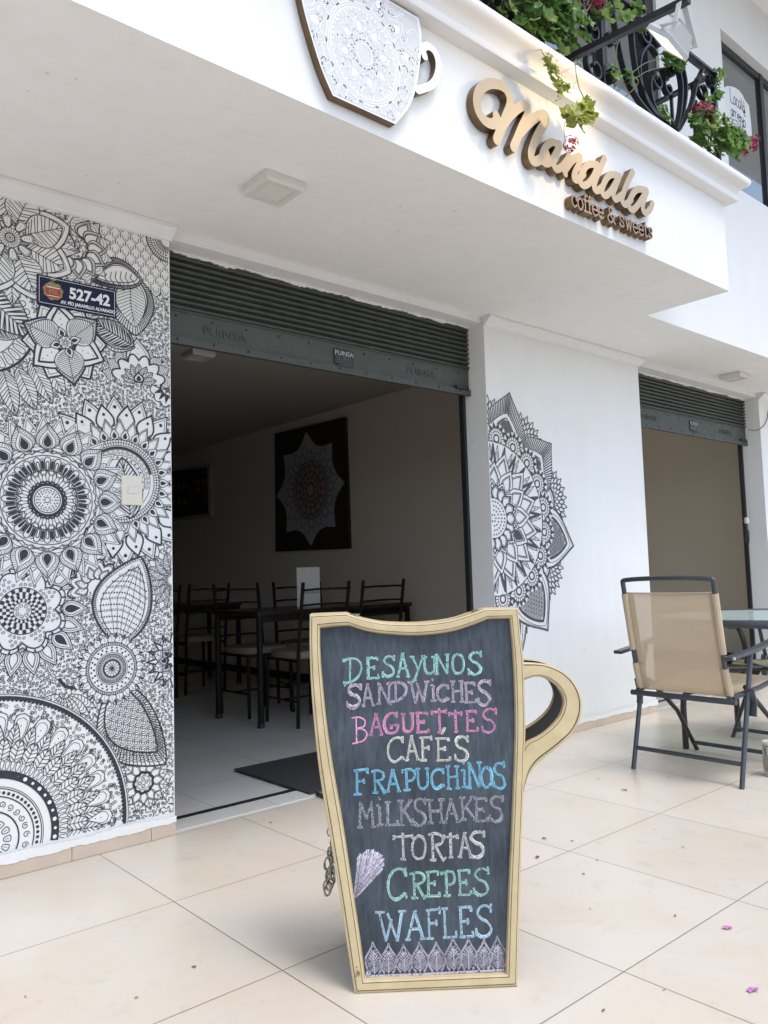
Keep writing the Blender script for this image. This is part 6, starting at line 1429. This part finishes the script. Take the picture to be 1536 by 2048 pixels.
# hanging flex with a socket in the second doorway and the wire looped on the end wall
cdl = thing('hanging_flex', 'tangled black flex with a pale bulb socket hanging at the second doorway edge', 'cable', (5.60, WY+.13, 1.3))
b = MB(); R = random.Random(4); b.tube(catmull([(.02, 0, .62), (-.005, -.02, .3), (0, -.02, .1), (.005, -.02, .03)], 6), .003, 6)
for k in range(5): b.tube(catmull([(R.uniform(-.02, .02), -.02, .03), (R.uniform(-.05, .03), -.03+R.uniform(-.02, .02), -.03), (R.uniform(-.04, .04), -.02, -.12-R.uniform(0, .04)), (R.uniform(-.03, .04), -.03, -.06), (0, -.02, .0)], 6), .004, 6)
b.build('flex', M['cable'], cdl, smooth=True)
b = MB(); b.lathe([(0, 0), (.018, 0), (.022, .02), (.016, .05), (0, .055)], 16); b.v = [(x-.01, y-.035, z+.02) for x, y, z in b.v]; b.build('socket', M['plastic'], cdl, smooth=True)
wl = thing('wall_wire', 'thin dark wire sagging across the white end wall from the shutter', 'cable', (5.8, WY-.004, 2.2))
b = MB(); b.tube(catmull([(-.28, 0, -.10), (-.15, -.004, -.09), (-.02, -.006, -.05), (.06, -.01, .02), (.10, -.012, .10), (.2, -.012, .12), (.35, -.008, .2)], 6), .0035, 6); b.build('wire', M['cable'], wl, smooth=True)

# ------------------------------------------------------------------ petals and scraps on the tiles
def scrap(name, label, group, p, r, m, seed):
    R = random.Random(seed); b = MB(); n = 9; vs = [(0, 0, .002)]
    for k in range(n):
        a = 2*math.pi*k/n; rr = r*(1 if abs(math.cos(a)) > .5 else .5)*R.uniform(.7, 1.1); vs.append((rr*math.cos(a), rr*math.sin(a), .0015+R.uniform(0, .35)*r))
    b.add(vs, [(0, 1+k, 1+(k+1) % n) for k in range(n)]); o = b.build(name, m); o.location = (p[0], p[1], .001); o.rotation_euler = (0, 0, R.uniform(0, 6)); tag(o, label, 'petal', group)
PG = [(0.7331,-1.4565),(1.0015,-1.2676),(1.0724,-0.5631),(1.2449,-0.4596),(2.0006,-0.3157)]
scrap('fallen_petal', 'bright magenta petal on the tiles near the lower right corner of the terrace', 'fallen petals', PG[0], .016, M['magenta'], 1)
scrap('fallen_petal', 'pale mauve petal on the tiles above the bright magenta one', 'fallen petals', PG[1], .014, M['magenta'], 2)
scrap('fallen_petal', 'dark dried red petal nearest the right edge of the menu board', 'fallen petals', PG[2], .011, M['dryred'], 3)
scrap('fallen_petal', 'small red petal just beyond the dark dried one beside the menu board', 'fallen petals', PG[3], .010, M['dryred'], 4)
scrap('fallen_petal', 'small red petal on the tiles in front of the patio chair', 'fallen petals', PG[4], .013, M['dryred'], 5)
for k, p in enumerate([(2.2515,-0.1894),(2.3196,-0.3471),(2.0807,-0.1242),(1.6092,-0.6935),(1.5060,-0.8622),(1.0566,-0.7622),(0.8459,-0.9324),(1.1897,-0.7251),(0.9737,-1.1277),(2.1210,-0.8101),(2.7498,-0.4207),(1.2927,-0.5490),(0.5887,-1.3152),(0.4134,-1.2666),(0.6428,0.4502),(-0.5202,-0.2722),(-0.3268,-0.4674),(-0.1548,-0.4265)]):
    scrap('leaf_scrap', 'tiny dry brown scrap of leaf lying on the cream tiles', 'dry scraps on the tiles', p, (.0035+.003*((k*7) % 3)/2), M['drybrown'], 20+k)
